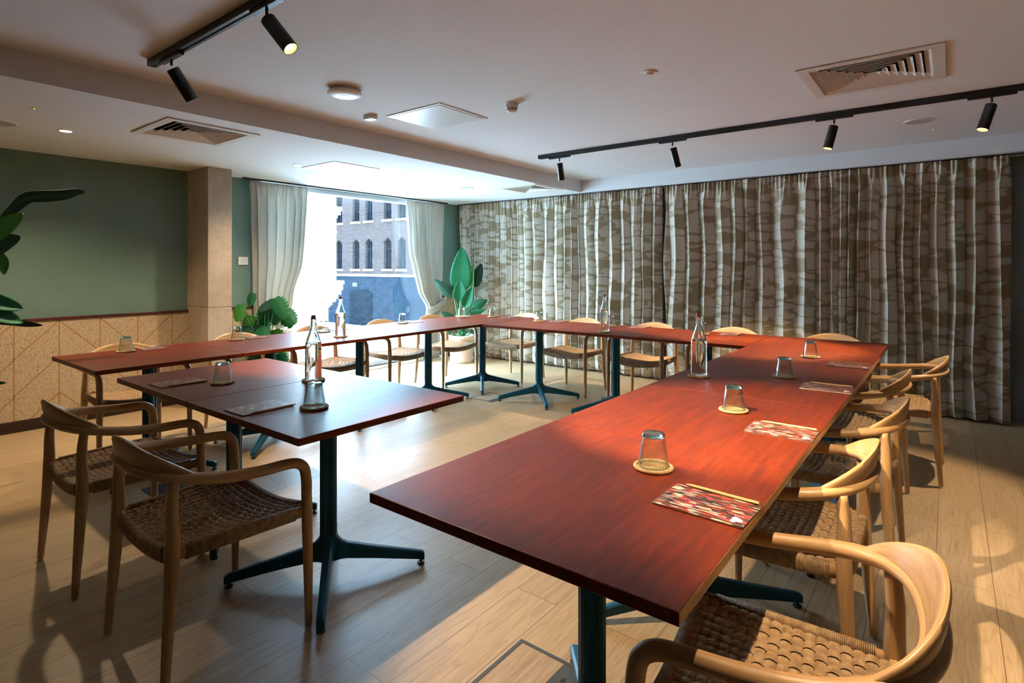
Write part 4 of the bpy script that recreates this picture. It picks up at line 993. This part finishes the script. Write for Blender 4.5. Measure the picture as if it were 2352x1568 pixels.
# plant at the left edge
t = empty('rubber_leaf_plant', 'tall green plant with long dark leaves reaching in at the left edge', 'potted plant', (-4.6, .30, 0))
bm = bmesh.new(); lathe(bm, [(0, 0), (.14, 0), (.18, .36), (.185, .38), (.17, .38), (.165, .35), (0, .35)], 32); recalc(bm); obj('plant_pot', bm, 'pot_grey', t, True)
bm = bmesh.new(); tube(bm, [(0, 0, .34), (.01, .02, .9), (-.02, .0, 1.5)], [.016, .009], 10, 5); obj('stem', bm, 'stem', t, True)
def lf(m_, s0, pts_, wd, **kw):
    """long leaf following a bent midrib given as world (y, z) points"""
    P_ = catmull([(x + 4.6, y - .30, z) for x, y, z in pts_], 6); b0 = P_[0]
    bm = bmesh.new(); tube(bm, [s0, tuple((Vector(s0) + b0) / 2 + Vector((0, 0, .02))), tuple(b0)], [.006, .004], 7, 5); o = obj('stalk', bm, 'stem', t, True)
    bm = bmesh.new(); uvl = bm.loops.layers.uv.verify(); rows = []; m2 = len(P_); K = 3
    for i, p in enumerate(P_):
        u = i / (m2 - 1); d = (P_[min(i + 1, m2 - 1)] - P_[max(i - 1, 0)]).normalized(); tw = kw.get('tw', 0) + kw.get('twr', 0) * u
        a = d.cross(Vector((1, 0, 0))).normalized(); b = Vector((1, 0, 0)); sd = a * cos(tw) + b * sin(tw); nn = b * cos(tw) - a * sin(tw)
        ww = wd / 2 * max(.02, sin(pi * min(.999, max(.001, u)) ** kw.get('p', .7)) ** .6)
        rows.append([bm.verts.new(p + sd * ww * k / K + nn * ww * kw.get('fold', .3) * abs(k) / K) for k in range(-K, K + 1)])
    for i in range(m2 - 1):
        for k in range(2 * K):
            f = bm.faces.new((rows[i][k], rows[i + 1][k], rows[i + 1][k + 1], rows[i][k + 1])); f.smooth = True
            for lp, (ii, kk) in zip(f.loops, ((i, k), (i + 1, k), (i + 1, k + 1), (i, k + 1))): lp[uvl].uv = (abs(kk - K) / K, ii / m2)
    l_ = obj('leaf', bm, m_, o); sdm = l_.modifiers.new('thick', 'SOLIDIFY'); sdm.thickness = .0014
lf('leaf_dark', (0, .02, 1.42), [(-4.6, .80, 1.60), (-4.6, .862, 1.665), (-4.6, .93, 1.742), (-4.6, 1.02, 1.760), (-4.6, 1.11, 1.778), (-4.6, 1.18, 1.806), (-4.6, 1.235, 1.812)], .075, fold=.5, tw=.15, p=.9)
lf('leaf_bright', (0, .02, 1.35), [(-4.57, .66, 1.44), (-4.57, .74, 1.50), (-4.57, .83, 1.575), (-4.57, .905, 1.645)], .12, fold=.3)
lf('leaf_dark', (0, .02, 1.30), [(-4.6, .66, 1.38), (-4.6, .74, 1.42), (-4.6, .82, 1.465), (-4.6, .90, 1.500)], .13, fold=.3)
lf('leaf_emerald', (0, .02, 1.05), [(-4.55, .62, 1.12), (-4.55, .72, 1.11), (-4.55, .82, 1.075), (-4.55, .90, 1.05)], .12, fold=.4, tw=.4)
lf('leaf_emerald', (0, .02, 1.00), [(-4.52, .62, 1.05), (-4.52, .72, 1.04), (-4.52, .82, .995), (-4.52, .895, .965)], .13, fold=.3, tw=.7)
lf('leaf_dark', (0, .02, .95), [(-4.6, .70, .99), (-4.6, .84, .972), (-4.6, .93, .950), (-4.6, 1.01, .934)], .045, fold=.3)
lf('leaf_bright', (0, .02, 1.2), [(-4.6, .66, 1.42), (-4.6, .75, 1.40), (-4.6, .81, 1.34), (-4.6, .82, 1.26)], .08, fold=.3)
lf('leaf_emerald', (0, .02, .5), [(-4.6, .62, .57), (-4.6, .70, .60), (-4.6, .77, .602), (-4.6, .832, .594)], .04, fold=.3)
